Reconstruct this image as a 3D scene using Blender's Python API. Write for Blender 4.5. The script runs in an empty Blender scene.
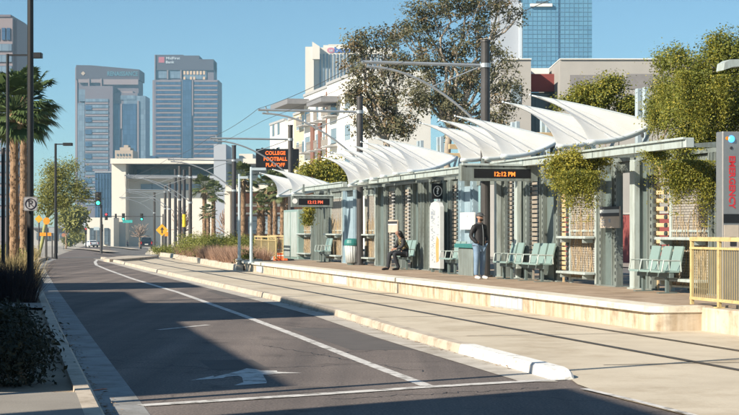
import bpy, bmesh, math, random
from math import sin, cos, pi, radians, sqrt, atan2
from mathutils import Vector, Matrix, Quaternion, noise

scene = bpy.context.scene
C = scene.collection
F = 1700.0; CX = 369.5; HY = 230.0; H = 1.7
TH = math.atan(0.235); c_, s_ = cos(TH), sin(TH)
PZ = 0.42

# ---------------------------------------------------------------- geometry of the place
def gz(Y):
    return 0.0 if Y < 100 else -0.0075 * (Y - 100)
def W(u, v, z=0.0):                       # platform frame -> world
    return Vector((c_ * u - s_ * v, s_ * u + c_ * v, z))
def UV(X, Y):
    return (c_ * X + s_ * Y, -s_ * X + c_ * Y)
def V(px, u):                             # distance along the platform of a sight line
    t = (px - CX) / F
    return u * (c_ - t * s_) / (s_ + t * c_)
def gp(px, py, h=0.0):                    # ground point of a sight line
    Y = F * (H - h) / (py - HY)
    if Y > 100 or Y < 0:
        k = (py - HY) / F
        Y = (H - h + 0.75) / (k + 0.0075)
        Y = (H - h + .0075 * (-100)) / (k - .0075) if k > .0075 else 1500
    return ((px - CX) / F * Y, Y)
def at(px, py, Y):
    return Vector(((px - CX) / F * Y, Y, H - (py - HY) / F * Y))
def zat(py, Y):
    return H - (py - HY) / F * Y

# ---------------------------------------------------------------- materials
M = {}
def mat(name, col, rough=0.7, metal=0.0, var=0.12, scale=3.0, bump=0.0, bscale=40.0, col2=None, trans=0.0, emit=None, estr=1.0, spec=0.5):
    m = bpy.data.materials.new(name); m.use_nodes = True
    nt = m.node_tree; n = nt.nodes; l = nt.links
    b = n['Principled BSDF']
    b.inputs['Roughness'].default_value = rough
    b.inputs['Metallic'].default_value = metal
    b.inputs['Specular IOR Level'].default_value = spec
    tc = n.new('ShaderNodeTexCoord')
    nz = n.new('ShaderNodeTexNoise'); nz.inputs['Scale'].default_value = scale; nz.inputs['Detail'].default_value = 6
    nz.inputs['Roughness'].default_value = 0.65
    l.new(tc.outputs['Object'], nz.inputs['Vector'])
    rp = n.new('ShaderNodeValToRGB')
    a = col; bcol = col2 if col2 else tuple(min(1, x * (1 + var)) for x in col)
    acol = a if col2 else tuple(x * (1 - var) for x in col)
    rp.color_ramp.elements[0].position = 0.3; rp.color_ramp.elements[1].position = 0.7
    rp.color_ramp.elements[0].color = (*acol, 1); rp.color_ramp.elements[1].color = (*bcol, 1)
    l.new(nz.outputs['Fac'], rp.inputs['Fac'])
    l.new(rp.outputs['Color'], b.inputs['Base Color'])
    if bump:
        n2 = n.new('ShaderNodeTexNoise'); n2.inputs['Scale'].default_value = bscale; n2.inputs['Detail'].default_value = 4
        l.new(tc.outputs['Object'], n2.inputs['Vector'])
        bp = n.new('ShaderNodeBump'); bp.inputs['Strength'].default_value = bump; bp.inputs['Distance'].default_value = 0.02
        l.new(n2.outputs['Fac'], bp.inputs['Height']); l.new(bp.outputs['Normal'], b.inputs['Normal'])
    if trans:
        tr = n.new('ShaderNodeBsdfTranslucent'); l.new(rp.outputs['Color'], tr.inputs['Color'])
        mx = n.new('ShaderNodeMixShader'); mx.inputs['Fac'].default_value = trans
        l.new(b.outputs[0], mx.inputs[1]); l.new(tr.outputs[0], mx.inputs[2])
        l.new(mx.outputs[0], n['Material Output'].inputs['Surface'])
    if emit:
        b.inputs['Emission Color'].default_value = (*emit, 1); b.inputs['Emission Strength'].default_value = estr
    M[name] = m
    return m

def road_mat():
    m = mat('asphalt', (0.125, 0.106, 0.098), 0.85, col2=(0.175, 0.15, 0.137), scale=0.5, bump=0.35, bscale=60)
    nt = m.node_tree; n = nt.nodes; l = nt.links; b = n['Principled BSDF']
    src = b.inputs['Base Color'].links[0].from_socket
    tc = n['Texture Coordinate']
    sp = n.new('ShaderNodeTexNoise'); sp.inputs['Scale'].default_value = 38; sp.inputs['Detail'].default_value = 2
    l.new(tc.outputs['Object'], sp.inputs['Vector'])
    r = n.new('ShaderNodeValToRGB'); r.color_ramp.elements[0].position = .35; r.color_ramp.elements[1].position = .75
    r.color_ramp.elements[0].color = (.62, .62, .62, 1); r.color_ramp.elements[1].color = (1.5, 1.45, 1.42, 1)
    l.new(sp.outputs['Fac'], r.inputs['Fac'])
    mu = n.new('ShaderNodeMix'); mu.data_type = 'RGBA'; mu.blend_type = 'MULTIPLY'; mu.inputs[0].default_value = 1
    l.new(src, mu.inputs[6]); l.new(r.outputs['Color'], mu.inputs[7])
    # cracks
    vo = n.new('ShaderNodeTexVoronoi'); vo.feature = 'DISTANCE_TO_EDGE'; vo.inputs['Scale'].default_value = 0.22
    wz = n.new('ShaderNodeTexNoise'); wz.inputs['Scale'].default_value = 1.3; wz.inputs['Detail'].default_value = 5
    l.new(tc.outputs['Object'], wz.inputs['Vector'])
    ad = n.new('ShaderNodeVectorMath'); ad.operation = 'ADD'
    l.new(tc.outputs['Object'], ad.inputs[0]); l.new(wz.outputs['Color'], ad.inputs[1]); l.new(ad.outputs[0], vo.inputs['Vector'])
    rc = n.new('ShaderNodeValToRGB'); rc.color_ramp.elements[0].position = 0.0; rc.color_ramp.elements[1].position = .006
    rc.color_ramp.elements[0].color = (.55, .55, .55, 1); rc.color_ramp.elements[1].color = (1, 1, 1, 1)
    l.new(vo.outputs['Distance'], rc.inputs['Fac'])
    m2 = n.new('ShaderNodeMix'); m2.data_type = 'RGBA'; m2.blend_type = 'MULTIPLY'; m2.inputs[0].default_value = 1
    l.new(mu.outputs[2], m2.inputs[6]); l.new(rc.outputs['Color'], m2.inputs[7])
    mp = n.new('ShaderNodeMapping'); mp.inputs['Rotation'].default_value = (0, 0, -TH); mp.inputs['Scale'].default_value = (1.6, .05, 1)
    l.new(tc.outputs['Object'], mp.inputs['Vector'])
    wn = n.new('ShaderNodeTexNoise'); wn.inputs['Scale'].default_value = 1.0; wn.inputs['Detail'].default_value = 5
    l.new(mp.outputs[0], wn.inputs['Vector'])
    wr = n.new('ShaderNodeValToRGB'); wr.color_ramp.elements[0].position = .3; wr.color_ramp.elements[1].position = .7
    wr.color_ramp.elements[0].color = (.66, .66, .67, 1); wr.color_ramp.elements[1].color = (1.28, 1.26, 1.23, 1)
    l.new(wn.outputs['Fac'], wr.inputs['Fac'])
    m3 = n.new('ShaderNodeMix'); m3.data_type = 'RGBA'; m3.blend_type = 'MULTIPLY'; m3.inputs[0].default_value = 1
    l.new(m2.outputs[2], m3.inputs[6]); l.new(wr.outputs['Color'], m3.inputs[7])
    on = n.new('ShaderNodeTexNoise'); on.inputs['Scale'].default_value = 1.1; on.inputs['Detail'].default_value = 7; on.inputs['Roughness'].default_value = .7
    l.new(tc.outputs['Object'], on.inputs['Vector'])
    orp = n.new('ShaderNodeValToRGB'); orp.color_ramp.elements[0].position = .30; orp.color_ramp.elements[1].position = .42
    orp.color_ramp.elements[0].color = (.5, .5, .5, 1); orp.color_ramp.elements[1].color = (1, 1, 1, 1)
    l.new(on.outputs['Fac'], orp.inputs['Fac'])
    m4 = n.new('ShaderNodeMix'); m4.data_type = 'RGBA'; m4.blend_type = 'MULTIPLY'; m4.inputs[0].default_value = 1
    l.new(m3.outputs[2], m4.inputs[6]); l.new(orp.outputs['Color'], m4.inputs[7])
    l.new(m4.outputs[2], b.inputs['Base Color'])
def grime(name, stretch=(1, 1, 1), lo=.7, p0=.35, p1=.55, tint=(.86, .8, .72), sc=1.0):
    m = M[name]; nt = m.node_tree; n = nt.nodes; l = nt.links; b = n['Principled BSDF']
    src = b.inputs['Base Color'].links[0].from_socket
    mp = n.new('ShaderNodeMapping'); mp.inputs['Scale'].default_value = stretch; l.new(n['Texture Coordinate'].outputs['Object'], mp.inputs['Vector'])
    nz = n.new('ShaderNodeTexNoise'); nz.inputs['Scale'].default_value = sc; nz.inputs['Detail'].default_value = 7; nz.inputs['Roughness'].default_value = .7
    l.new(mp.outputs[0], nz.inputs['Vector'])
    r = n.new('ShaderNodeValToRGB'); r.color_ramp.elements[0].position = p0; r.color_ramp.elements[1].position = p1
    r.color_ramp.elements[0].color = (lo * tint[0], lo * tint[1], lo * tint[2], 1); r.color_ramp.elements[1].color = (1, 1, 1, 1)
    l.new(nz.outputs['Fac'], r.inputs['Fac'])
    mu = n.new('ShaderNodeMix'); mu.data_type = 'RGBA'; mu.blend_type = 'MULTIPLY'; mu.inputs[0].default_value = 1
    l.new(src, mu.inputs[6]); l.new(r.outputs['Color'], mu.inputs[7]); l.new(mu.outputs[2], b.inputs['Base Color'])
road_mat()
mat('tar', (0.035, 0.033, 0.033), 0.6)
mat('patch_asphalt', (0.085, 0.077, 0.074), 0.9, col2=(0.115, 0.103, 0.098), scale=1.5, bump=.4, bscale=70)
mat('concrete_track', (0.47, 0.405, 0.31), 0.8, col2=(0.58, 0.51, 0.40), scale=0.7, bump=.2, bscale=25)
mat('concrete_kerb', (0.42, 0.36, 0.29), 0.8, col2=(0.55, 0.48, 0.39), scale=2.5, bump=.2)
mat('concrete_gutter', (0.40, 0.37, 0.32), 0.8, col2=(0.52, 0.48, 0.43), scale=1.5, bump=.2)
mat('grey_gutter', (0.25, 0.25, 0.25), 0.8, col2=(0.34, 0.34, 0.33), scale=1.2, bump=.2)
mat('white_paint', (0.70, 0.69, 0.66), 0.6, col2=(0.84, 0.83, 0.80), scale=9, bump=.1)
mat('road_paint', (0.45, 0.43, 0.41), 0.7, col2=(0.72, 0.70, 0.67), scale=6)
mat('sidewalk', (0.22, 0.20, 0.175), 0.85, col2=(0.29, 0.265, 0.23), scale=1.2, bump=.2)
mat('soil', (0.22, 0.17, 0.12), 0.95, col2=(0.36, 0.29, 0.21), scale=0.6, bump=.3)
mat('far_ground', (0.27, 0.25, 0.22), 0.95, col2=(0.36, 0.33, 0.29), scale=0.08)
mat('street', (0.10, 0.095, 0.09), 0.9, col2=(0.15, 0.14, 0.135), scale=0.4)
mat('pavers', (0.30, 0.22, 0.155), 0.85, col2=(0.42, 0.32, 0.23), scale=2.0, bump=.2)
mat('coping', (0.62, 0.57, 0.47), 0.7, col2=(0.74, 0.69, 0.58), scale=2.0, bump=.1)
def wall_mat():
    m = mat('platform_wall', (0.46, 0.395, 0.31), 0.85, col2=(0.62, 0.545, 0.44), scale=1.6, bump=.25, bscale=18)
    nt = m.node_tree; n = nt.nodes; l = nt.links; b = n['Principled BSDF']
    src = b.inputs['Base Color'].links[0].from_socket
    mp = n.new('ShaderNodeMapping'); mp.inputs['Scale'].default_value = (6, 6, .35)
    l.new(n['Texture Coordinate'].outputs['Object'], mp.inputs['Vector'])
    nz = n.new('ShaderNodeTexNoise'); nz.inputs['Scale'].default_value = 1.0; nz.inputs['Detail'].default_value = 3
    l.new(mp.outputs[0], nz.inputs['Vector'])
    r = n.new('ShaderNodeValToRGB'); r.color_ramp.elements[0].position = .35; r.color_ramp.elements[1].position = .6
    r.color_ramp.elements[0].color = (.72, .62, .5, 1); r.color_ramp.elements[1].color = (1, 1, 1, 1)
    l.new(nz.outputs['Fac'], r.inputs['Fac'])
    mu = n.new('ShaderNodeMix'); mu.data_type = 'RGBA'; mu.blend_type = 'MULTIPLY'; mu.inputs[0].default_value = .8
    l.new(src, mu.inputs[6]); l.new(r.outputs['Color'], mu.inputs[7]); l.new(mu.outputs[2], b.inputs['Base Color'])
wall_mat()
mat('patch_paint', (0.55, 0.56, 0.54), 0.7, col2=(0.68, 0.68, 0.62), scale=7)
mat('patch_grey', (0.36, 0.38, 0.40), 0.7)
mat('rail_steel', (0.10, 0.085, 0.075), 0.45, 0.6)
mat('sage_steel', (0.205, 0.24, 0.23), 0.5, 0.1, var=.14, scale=2.5, bump=.06)
mat('sage_light', (0.43, 0.49, 0.475), 0.45, 0.1, var=.08)
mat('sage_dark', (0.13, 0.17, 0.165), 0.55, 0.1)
mat('blue_grey_steel', (0.30, 0.40, 0.46), 0.5, 0.1)
mat('hole', (0.015, 0.02, 0.02), 0.9)
mat('sail_white', (0.83, 0.83, 0.80), 0.6, col2=(0.90, 0.90, 0.88), trans=.16, scale=2)
mat('tube_white', (0.66, 0.72, 0.74), 0.4, 0.1, var=.05)
mat('seam', (0.55, 0.56, 0.55), 0.7)
mat('wood_slat', (0.50, 0.36, 0.20), 0.6, col2=(0.62, 0.47, 0.28), scale=6)
mat('wood_grey', (0.24, 0.21, 0.17), 0.7, col2=(0.34, 0.30, 0.25), scale=5)
mat('bolt', (0.13, 0.14, 0.14), 0.4, 0.7)
def mesh_mat():
    m = mat('wire_mesh', (0.33, 0.31, 0.28), 0.7, col2=(0.43, 0.405, 0.37), scale=5)
    nt = m.node_tree; n = nt.nodes; l = nt.links; b = n['Principled BSDF']
    src = b.inputs['Base Color'].links[0].from_socket
    sep = n.new('ShaderNodeSeparateXYZ'); cmb = n.new('ShaderNodeCombineXYZ')
    l.new(n['Texture Coordinate'].outputs['Object'], sep.inputs[0])
    l.new(sep.outputs['Y'], cmb.inputs['X']); l.new(sep.outputs['Z'], cmb.inputs['Y'])
    br = n.new('ShaderNodeTexBrick'); br.inputs['Scale'].default_value = 1; br.inputs['Brick Width'].default_value = .16
    br.inputs['Row Height'].default_value = .055; br.inputs['Mortar Size'].default_value = .012; br.inputs['Mortar Smooth'].default_value = .2
    br.inputs['Color1'].default_value = (1, 1, 1, 1); br.inputs['Color2'].default_value = (.8, .78, .74, 1); br.inputs['Mortar'].default_value = (.36, .36, .36, 1)
    l.new(cmb.outputs[0], br.inputs['Vector'])
    mu = n.new('ShaderNodeMix'); mu.data_type = 'RGBA'; mu.blend_type = 'MULTIPLY'; mu.inputs[0].default_value = 1
    l.new(src, mu.inputs[6]); l.new(br.outputs['Color'], mu.inputs[7]); l.new(mu.outputs[2], b.inputs['Base Color'])
mesh_mat()
mat('dry_twig', (0.30, 0.22, 0.13), 0.9, col2=(0.42, 0.32, 0.20))
mat('teal_plastic', (0.03, 0.17, 0.16), 0.4)
mat('seat_green', (0.22, 0.31, 0.29), 0.4, var=.06)
mat('white_enamel', (0.52, 0.54, 0.54), 0.35, var=.05)
mat('paper_white', (0.80, 0.80, 0.78), 0.6, var=.03)
mat('led_board', (0.6, 0.12, 0.02), 0.5, emit=(1.0, 0.14, 0.02), estr=.75)
mat('sign_grey', (0.34, 0.34, 0.35), 0.5)
mat('display_black', (0.012, 0.012, 0.014), 0.3)
mat('ink', (0.03, 0.03, 0.035), 0.6)
mat('led_orange', (0.6, 0.15, 0.02), 0.5, emit=(1.0, 0.20, 0.03), estr=1.0)
mat('led_dim', (0.5, 0.1, 0.05), 0.5, emit=(0.9, 0.12, 0.06), estr=0.6)
mat('pole_dark', (0.045, 0.045, 0.05), 0.5, 0.2, var=.15)
mat('pole_grey', (0.075, 0.072, 0.073), 0.5, 0.2, var=.15)
mat('pole_black', (0.012, 0.012, 0.013), 0.5)
mat('galvanised', (0.42, 0.45, 0.47), 0.4, 0.5)
mat('pale_blue_steel', (0.42, 0.50, 0.54), 0.45, 0.2)
mat('wire', (0.05, 0.05, 0.055), 0.5, 0.3)
mat('rail_tan', (0.50, 0.38, 0.17), 0.5, col2=(0.58, 0.46, 0.23), scale=4)
mat('picket_tan', (0.34, 0.27, 0.14), 0.6)
mat('stainless', (0.38, 0.37, 0.36), 0.35, 0.7, var=.08)
mat('red_letter', (0.55, 0.03, 0.04), 0.5)
mat('blue_lamp', (0.05, 0.2, 0.8), 0.2, emit=(0.04, 0.35, 1.0), estr=2.5)
mat('beige_panel', (0.50, 0.43, 0.35), 0.6)
mat('map_orange', (0.75, 0.33, 0.12), 0.5)
mat('map_print', (0.30, 0.33, 0.38), 0.5)
mat('bark', (0.20, 0.14, 0.09), 0.95, col2=(0.34, 0.25, 0.17), scale=4, bump=.4, bscale=12)
mat('pale_bark', (0.28, 0.23, 0.18), 0.85, col2=(0.42, 0.36, 0.29), scale=3)
mat('green_bark', (0.30, 0.30, 0.12), 0.85)
def palm_mat():
    m = mat('palm_bark', (0.17, 0.10, 0.055), 0.95, col2=(0.36, 0.235, 0.14), scale=5, bump=.6, bscale=14)
palm_mat()
mat('palm_leaf', (0.05, 0.09, 0.025), 0.6, col2=(0.11, 0.15, 0.045), scale=2, trans=.15)
mat('palm_leaf_far', (0.07, 0.10, 0.03), 0.6, col2=(0.15, 0.17, 0.06), scale=2, trans=.15)
mat('gum_leaf', (0.085, 0.088, 0.042), 0.6, col2=(0.21, 0.195, 0.10), scale=0.9, trans=.25)
mat('gum_leaf_rust', (0.15, 0.10, 0.04), 0.6, col2=(0.22, 0.15, 0.07), scale=1.5, trans=.2)
mat('vine_leaf', (0.07, 0.10, 0.013), 0.55, col2=(0.27, 0.27, 0.035), scale=1.6, trans=.25)
mat('vine_leaf_yellow', (0.28, 0.26, 0.03), 0.55, col2=(0.48, 0.41, 0.06), scale=2.5, trans=.3)
mat('mesquite_leaf', (0.17, 0.18, 0.04), 0.6, col2=(0.34, 0.33, 0.09), scale=1.2, trans=.3)
mat('hedge_leaf', (0.10, 0.13, 0.02), 0.6, col2=(0.28, 0.27, 0.05), scale=1.5, trans=.2)
mat('shade_leaf', (0.012, 0.016, 0.007), 0.7, col2=(0.03, 0.034, 0.015), scale=2, trans=.1)  # leaf colour darkened to deepen the shade on the left shrubs
mat('dark_grass', (0.02, 0.015, 0.018), 0.8, col2=(0.05, 0.038, 0.038), scale=2)  # purple grass, its colour darkened to deepen the strip's shade
mat('pink_grass', (0.36, 0.22, 0.15), 0.8, col2=(0.52, 0.35, 0.26), scale=1.0, trans=.2)
mat('tan_grass', (0.42, 0.33, 0.15), 0.8, col2=(0.58, 0.47, 0.24), scale=2, trans=.2)
mat('bare_twig', (0.26, 0.19, 0.15), 0.9, col2=(0.38, 0.29, 0.23))
mat('stucco_white', (0.70, 0.67, 0.61), 0.85, col2=(0.78, 0.75, 0.69), scale=0.5)
mat('stucco_tan', (0.56, 0.48, 0.34), 0.85, var=.08, scale=.5)
mat('stucco_rust', (0.20, 0.095, 0.07), 0.85, var=.08)
mat('stucco_grey', (0.36, 0.36, 0.36), 0.85, var=.06)
mat('roof_grey', (0.20, 0.20, 0.21), 0.8)
mat('win_dark', (0.10, 0.13, 0.16), 0.15, var=.3, scale=.6)
mat('win_pale', (0.26, 0.32, 0.36), 0.2, var=.2, scale=.4)
mat('balcony_metal', (0.30, 0.27, 0.24), 0.6)
mat('stucco_beige', (0.33, 0.315, 0.295), 0.9, col2=(0.385, 0.365, 0.34), scale=.4)
mat('wall_red', (0.22, 0.05, 0.045), 0.9, var=.1, scale=.5)
mat('panel_grey', (0.21, 0.20, 0.20), 0.9)
mat('tower_blue_glass', (0.09, 0.21, 0.32), 0.12, col2=(0.125, 0.265, 0.385), scale=0.06)
mat('tower_mullion', (0.13, 0.25, 0.36), 0.5)
mat('granite_grey', (0.14, 0.115, 0.135), 0.7, var=.06, scale=.05)
mat('granite_dark', (0.06, 0.05, 0.065), 0.7, var=.06, scale=.05)
mat('granite_pink', (0.23, 0.18, 0.185), 0.7, var=.05, scale=.05)
mat('glass_blue', (0.045, 0.085, 0.16), 0.15, var=.2, scale=.05)
mat('glass_pale', (0.15, 0.20, 0.26), 0.2, var=.12, scale=.05)
mat('glass_lit_tint', (0.62, 0.42, 0.26), 0.3, var=.1)  # orange light on the crown windows, put into the pane colour
mat('brick_red', (0.36, 0.17, 0.11), 0.9, var=.12)
mat('stone_tan', (0.42, 0.33, 0.25), 0.9, var=.08, scale=.2)
mat('civic_white', (0.66, 0.61, 0.53), 0.8, var=.05, scale=.05)
mat('civic_grey', (0.36, 0.38, 0.42), 0.7, var=.05, scale=.05)
mat('letter_white', (0.50, 0.54, 0.58), 0.5)
mat('letter_teal', (0.08, 0.20, 0.26), 0.5)
mat('letter_blue', (0.06, 0.14, 0.42), 0.5)
mat('letter_rose', (0.50, 0.18, 0.26), 0.5)
mat('logo_red', (0.40, 0.10, 0.12), 0.5)
mat('car_black', (0.012, 0.016, 0.022), 0.2, spec=.6, var=.05)
mat('car_silver', (0.28, 0.30, 0.32), 0.25, 0.5, var=.05)
mat('car_white', (0.60, 0.62, 0.64), 0.25, var=.05)
mat('car_blue', (0.015, 0.035, 0.09), 0.2, var=.05)
mat('car_glass', (0.02, 0.03, 0.04), 0.08)
mat('tyre', (0.015, 0.015, 0.015), 0.9)
mat('rim', (0.35, 0.35, 0.36), 0.35, 0.7)
mat('tail_red', (0.35, 0.02, 0.02), 0.3)
mat('plate_white', (0.7, 0.7, 0.66), 0.5)
mat('sig_green', (0.0, 0.4, 0.25), 0.4, emit=(0.05, 1.0, 0.55), estr=2.2)
mat('sig_red', (0.5, 0.02, 0.03), 0.4, emit=(1.0, 0.05, 0.07), estr=1.5)
mat('lens_off', (0.03, 0.025, 0.02), 0.3)
mat('sign_yellow', (0.72, 0.36, 0.02), 0.5)
mat('sign_orange', (0.75, 0.28, 0.02), 0.5)
mat('sign_green', (0.04, 0.35, 0.33), 0.5)
mat('band_yellow', (0.75, 0.55, 0.03), 0.5)
mat('barrel_orange', (0.75, 0.16, 0.04), 0.6)
mat('skin_tan', (0.38, 0.215, 0.15), 0.55, var=.06)
mat('hair_black', (0.012, 0.009, 0.008), 0.5)
mat('jacket_black', (0.016, 0.016, 0.019), 0.7, var=.25, scale=12)
mat('sleeve_grey', (0.06, 0.06, 0.065), 0.7)
mat('denim', (0.12, 0.20, 0.31), 0.85, col2=(0.22, 0.31, 0.43), scale=5)
mat('trousers_dark', (0.018, 0.020, 0.026), 0.8, var=.2)
mat('shoe_white', (0.62, 0.60, 0.57), 0.5)
mat('boot_black', (0.012, 0.012, 0.013), 0.4)
mat('cap_grey', (0.06, 0.065, 0.07), 0.7)
def scarf():
    m = mat('scarf_pattern', (0.02, 0.018, 0.015), 0.9, col2=(0.34, 0.27, 0.13), scale=26)
    for e, p in zip(m.node_tree.nodes['Color Ramp'].color_ramp.elements, (.48, .56)): e.position = p
scarf()
mat('shade_block', (0.20, 0.155, 0.12), 0.9, var=.08, scale=.5)

hm = bpy.data.materials.new('haze'); hm.use_nodes = True; M['haze'] = hm
hn = hm.node_tree.nodes; hn.remove(hn['Principled BSDF'])
pv = hn.new('ShaderNodeVolumePrincipled'); pv.inputs['Color'].default_value = (.42, .76, 1.0, 1); pv.inputs['Density'].default_value = .00021; pv.inputs['Anisotropy'].default_value = 0.0
hm.node_tree.links.new(pv.outputs[0], hn['Material Output'].inputs['Volume'])
grime('concrete_track', (1, 1, 1), .80, .28, .50, sc=.6)
grime('platform_wall', (1, 1, 1), .62, .30, .50, sc=2.2)
grime('concrete_kerb', (1, 1, 1), .6, .30, .50, sc=3)
grime('white_paint', (1, 1, 1), .40, .30, .47, sc=6)
grime('concrete_gutter', (1, 1, 1), .68, .32, .52, sc=1.8)
grime('grey_gutter', (1, 1, 1), .66, .32, .55, sc=1.6)
grime('road_paint', (1, 1, 1), .35, .36, .50, sc=4)
grime('coping', (1, 1, 1), .7, .3, .5, sc=3)
def panes(name, w_, h_, c2=.6, mort=.55):
    m = M[name]; nt = m.node_tree; n = nt.nodes; l = nt.links; b = n['Principled BSDF']; src = b.inputs['Base Color'].links[0].from_socket
    sep = n.new('ShaderNodeSeparateXYZ'); cmb = n.new('ShaderNodeCombineXYZ'); l.new(n['Texture Coordinate'].outputs['Object'], sep.inputs[0])
    l.new(sep.outputs['X'], cmb.inputs['X']); l.new(sep.outputs['Z'], cmb.inputs['Y'])
    br = n.new('ShaderNodeTexBrick'); br.offset = 0; br.inputs['Scale'].default_value = 1; br.inputs['Brick Width'].default_value = w_; br.inputs['Row Height'].default_value = h_
    br.inputs['Mortar Size'].default_value = w_ * .06; br.inputs['Bias'].default_value = -.2
    br.inputs['Color1'].default_value = (1.12, 1.12, 1.1, 1); br.inputs['Color2'].default_value = (c2, c2, c2 * 1.05, 1); br.inputs['Mortar'].default_value = (mort, mort, mort, 1)
    l.new(cmb.outputs[0], br.inputs['Vector'])
    mu = n.new('ShaderNodeMix'); mu.data_type = 'RGBA'; mu.blend_type = 'MULTIPLY'; mu.inputs[0].default_value = 1
    l.new(src, mu.inputs[6]); l.new(br.outputs['Color'], mu.inputs[7]); l.new(mu.outputs[2], b.inputs['Base Color'])
panes('glass_blue', 2.6, 4.4); panes('glass_pale', 3.0, 4.6, .7, .7); panes('tower_blue_glass', 1.65, 1.6, .93, .97); panes('win_pale', 1.1, 1.2, .55, .5); panes('win_dark', 1.1, 1.4, .6, .6)
grime('sage_steel', (5, 5, .5), .74, .34, .56, sc=1.2)
grime('sage_light', (4, 4, .6), .78, .32, .52, sc=1.5)
grime('pavers', (1, 1, 1), .7, .32, .55, sc=1.4)
grime('sail_white', (1, 1, 1), .94, .3, .6, (1, .98, .95), sc=1.8)
grime('rail_tan', (1, 1, 1), .72, .3, .5, sc=6)
grime('pole_grey', (6, 6, .4), .7, .35, .6, sc=1)
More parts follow.
